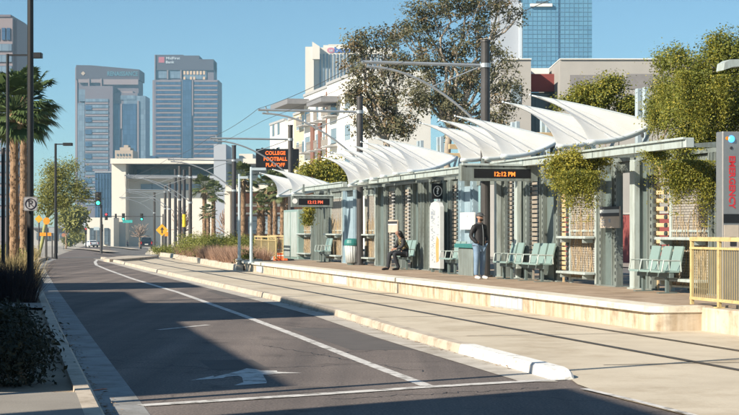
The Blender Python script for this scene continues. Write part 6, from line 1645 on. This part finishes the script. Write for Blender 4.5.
# ---------------------------------------------------------------- vehicles (rear towards +0,-Y in local space)
def car(label, loc, rot, paint, suv=True, W_=1.85, L=4.6, Hh=1.72):
    t = thing('parked_car' if False else 'car', label, 'car', loc, rot)
    hw = W_ / 2; prof_b = [(-L / 2, .35), (-L / 2 - .03, .62), (-L / 2 + .02, .95), (-L / 2 + .12, 1.02), (L / 2 - 1.15, 1.0), (L / 2 - .1, .86), (L / 2, .6), (L / 2 - .02, .32)]
    def loft(prof, w0, w1, name, m):
        mb = MB(); n = len(prof); zs = [z for _, z in prof]; zmin, zmax = min(zs), max(zs)
        def ring(s, ins): return [(s * (w1 + (w0 - w1) * (zmax - z) / (zmax - zmin) - ins), y, z) for y, z in prof]
        vs = ring(-1, .06) + ring(-1, 0) + ring(1, 0) + ring(1, .06)
        # inset outer caps slightly for a rounded shoulder
        cy = sum(y for y, _ in prof) / n; cz = sum(zs) / n
        vs2 = []
        for k in range(4):
            for i in range(n):
                x, y, z = vs[k * n + i]
                if k in (1, 2): y = cy + (y - cy) * .985; z = cz + (z - cz) * .97
                vs2.append((x, y, z))
        order = [1, 0, 3, 2]; fs = []
        for a, b in ((1, 0), (0, 3), (3, 2)):
            for i in range(n): fs.append((a * n + i, a * n + (i + 1) % n, b * n + (i + 1) % n, b * n + i))
        fs += [tuple(reversed(range(n, 2 * n))), tuple(range(2 * n, 3 * n))]
        mb.add(vs2, fs); return mb.build(name, m, t, recalc=True)
    loft(prof_b, hw, hw - .05, 'body', paint)
    back = -L / 2 + (.15 if suv else .75); fr = L / 2 - (1.25 if suv else 1.35)
    cab = [(back, 1.0), (back + (.22 if suv else .55), Hh - .08), (back + (.4 if suv else .8), Hh), (fr - .85, Hh - .02), (fr, 1.0)]
    loft(cab, hw - .08, hw - .24, 'cabin', paint)
    def quad(pts, name, m):
        mb = MB(); mb.add(pts, [tuple(range(len(pts)))]); return mb.build(name, m, t)
    by0, by1 = cab[0], cab[1]
    f0, f1 = .18, .88
    def lerp2(a, b, f): return (a[0] + (b[0] - a[0]) * f, a[1] + (b[1] - a[1]) * f)
    r0 = lerp2(by0, by1, f0); r1 = lerp2(by0, by1, f1)
    quad([(-hw + .2, r0[0] - .012, r0[1]), (hw - .2, r0[0] - .012, r0[1]), (hw - .32, r1[0] - .012, r1[1]), (-hw + .32, r1[0] - .012, r1[1])], 'rear_window', 'car_glass')
    w0, w1 = lerp2(cab[4], cab[3], .15), lerp2(cab[4], cab[3], .9)
    quad([(-hw + .2, w0[0] + .012, w0[1]), (hw - .2, w0[0] + .012, w0[1]), (hw - .3, w1[0] + .012, w1[1]), (-hw + .3, w1[0] + .012, w1[1])], 'windscreen', 'car_glass')
    for s in (-1, 1):
        xo = lambda z: s * (hw - .08 - .16 * (z - 1.0) / (Hh - 1.0) + .012)
        for y0, y1, k0, k1 in ((back + .35, (back + fr) / 2 - .25, .12, .0), ((back + fr) / 2 - .15, fr - .3, 0, .55)):
            quad([(xo(1.06), y0, 1.06), (xo(1.06), y1, 1.06), (xo(Hh - .14), y1 - k1, Hh - .14), (xo(Hh - .14), y0 + k0, Hh - .14)], 'side_window', 'car_glass')
        mb = MB(); mb.bbox(s * (hw - .13) - .1, s * (hw - .13) + .1, -L / 2 - .06, -L / 2 + .1, .74, 1.0 if not suv else 1.12, .02); mb.build('tail_light', 'tail_red', t)
        mb = MB(); mb.bbox(s * (hw - .25) - .18, s * (hw - .25) + .18, L / 2 - .12, L / 2 + .02, .62, .76, .02); mb.build('headlight', 'plate_white', t)
        mb = MB(); mb.bbox(s * (hw + .06) - .09, s * (hw + .06) + .09, fr - .35, fr - .2, 1.0, 1.14, .02); mb.build('wing_mirror', paint, t)
        for y in (-L / 2 + .85, L / 2 - .9):
            mb = MB(); mb.tube([(s * (hw - .2), y, .33), (s * (hw + .01), y, .33)], .33, 20); w_ = mb.build('wheel', 'tyre', t)
            mb = MB(); mb.disc((s * (hw + .01), y, .33), (s, 0, 0), .2, .012, 16); mb.build('rim', 'rim', w_)
    mb = MB(); mb.box(-.26, .26, -L / 2 - .05, -L / 2 - .02, .66, .79); mb.build('number_plate', 'plate_white', t)
    mb = MB(); mb.bbox(-hw + .05, hw - .05, -L / 2 - .08, -L / 2 + .1, .36, .56, .03); mb.build('bumper', 'pole_grey', t)
    return t
def ground_at(px, Y): return (at(px, 230, Y).x, Y, gz(Y) + .01)
car('dark sport utility car driving away beside the leftmost track pole', ground_at(146.3, 262), radians(8), 'car_black')
car('silver car driving away, smaller and left of the dark one', ground_at(124.5, 430), radians(8), 'car_silver')
car('white sedan far down the road left of the median', ground_at(91.5, 345), radians(24), 'car_white', suv=False, Hh=1.45)
p = at(256, 230, 140); car('dark blue car parked behind the tan railing past the platform end', (p.x, p.y, gz(140)), radians(38), 'car_blue', suv=False, Hh=1.5)
# traffic barrels and barrier by the side street
def barrel(px, Y, label):
    p = at(px, 230, Y); z0 = gz(Y); t = thing('traffic_barrel', label, 'traffic barrel', (p.x, Y, z0)); b = (p.x, Y, z0)
    mb = MB(); mb.tube([(p.x, Y, z0), (p.x, Y, z0 + .05), (p.x, Y, z0 + .06), (p.x, Y, z0 + 1.0)], [.34, .34, .29, .23], 16); mb.build('drum', 'barrel_orange', t, b)
    for z in (.3, .62):
        mb = MB(); mb.tube([(p.x, Y, z0 + z), (p.x, Y, z0 + z + .16)], [.295 - .06 * z, .285 - .06 * (z + .16)], 16, False); mb.build('band', 'paper_white', t, b)
for px, lab in ((278.5, 'orange and white traffic barrel left of the green cabinet'), (285.5, 'orange and white traffic barrel touching the green cabinet')): barrel(px, 92, lab)
barrel(213.5, 118, 'small orange traffic barrel under the slender palms')
p = at(276, 230, 97); t = thing('barrier', 'white plastic road barrier behind the far railing', 'barrier', (p.x, 97, 0)); mb = MB(); mb.bbox(-.9, .9, -.2, .2, .05, .95, .05); mb.build('panel', 'paper_white', t); mb = MB(); mb.box(-.95, .95, -.3, .3, 0, .05); mb.build('foot', 'paper_white', t)
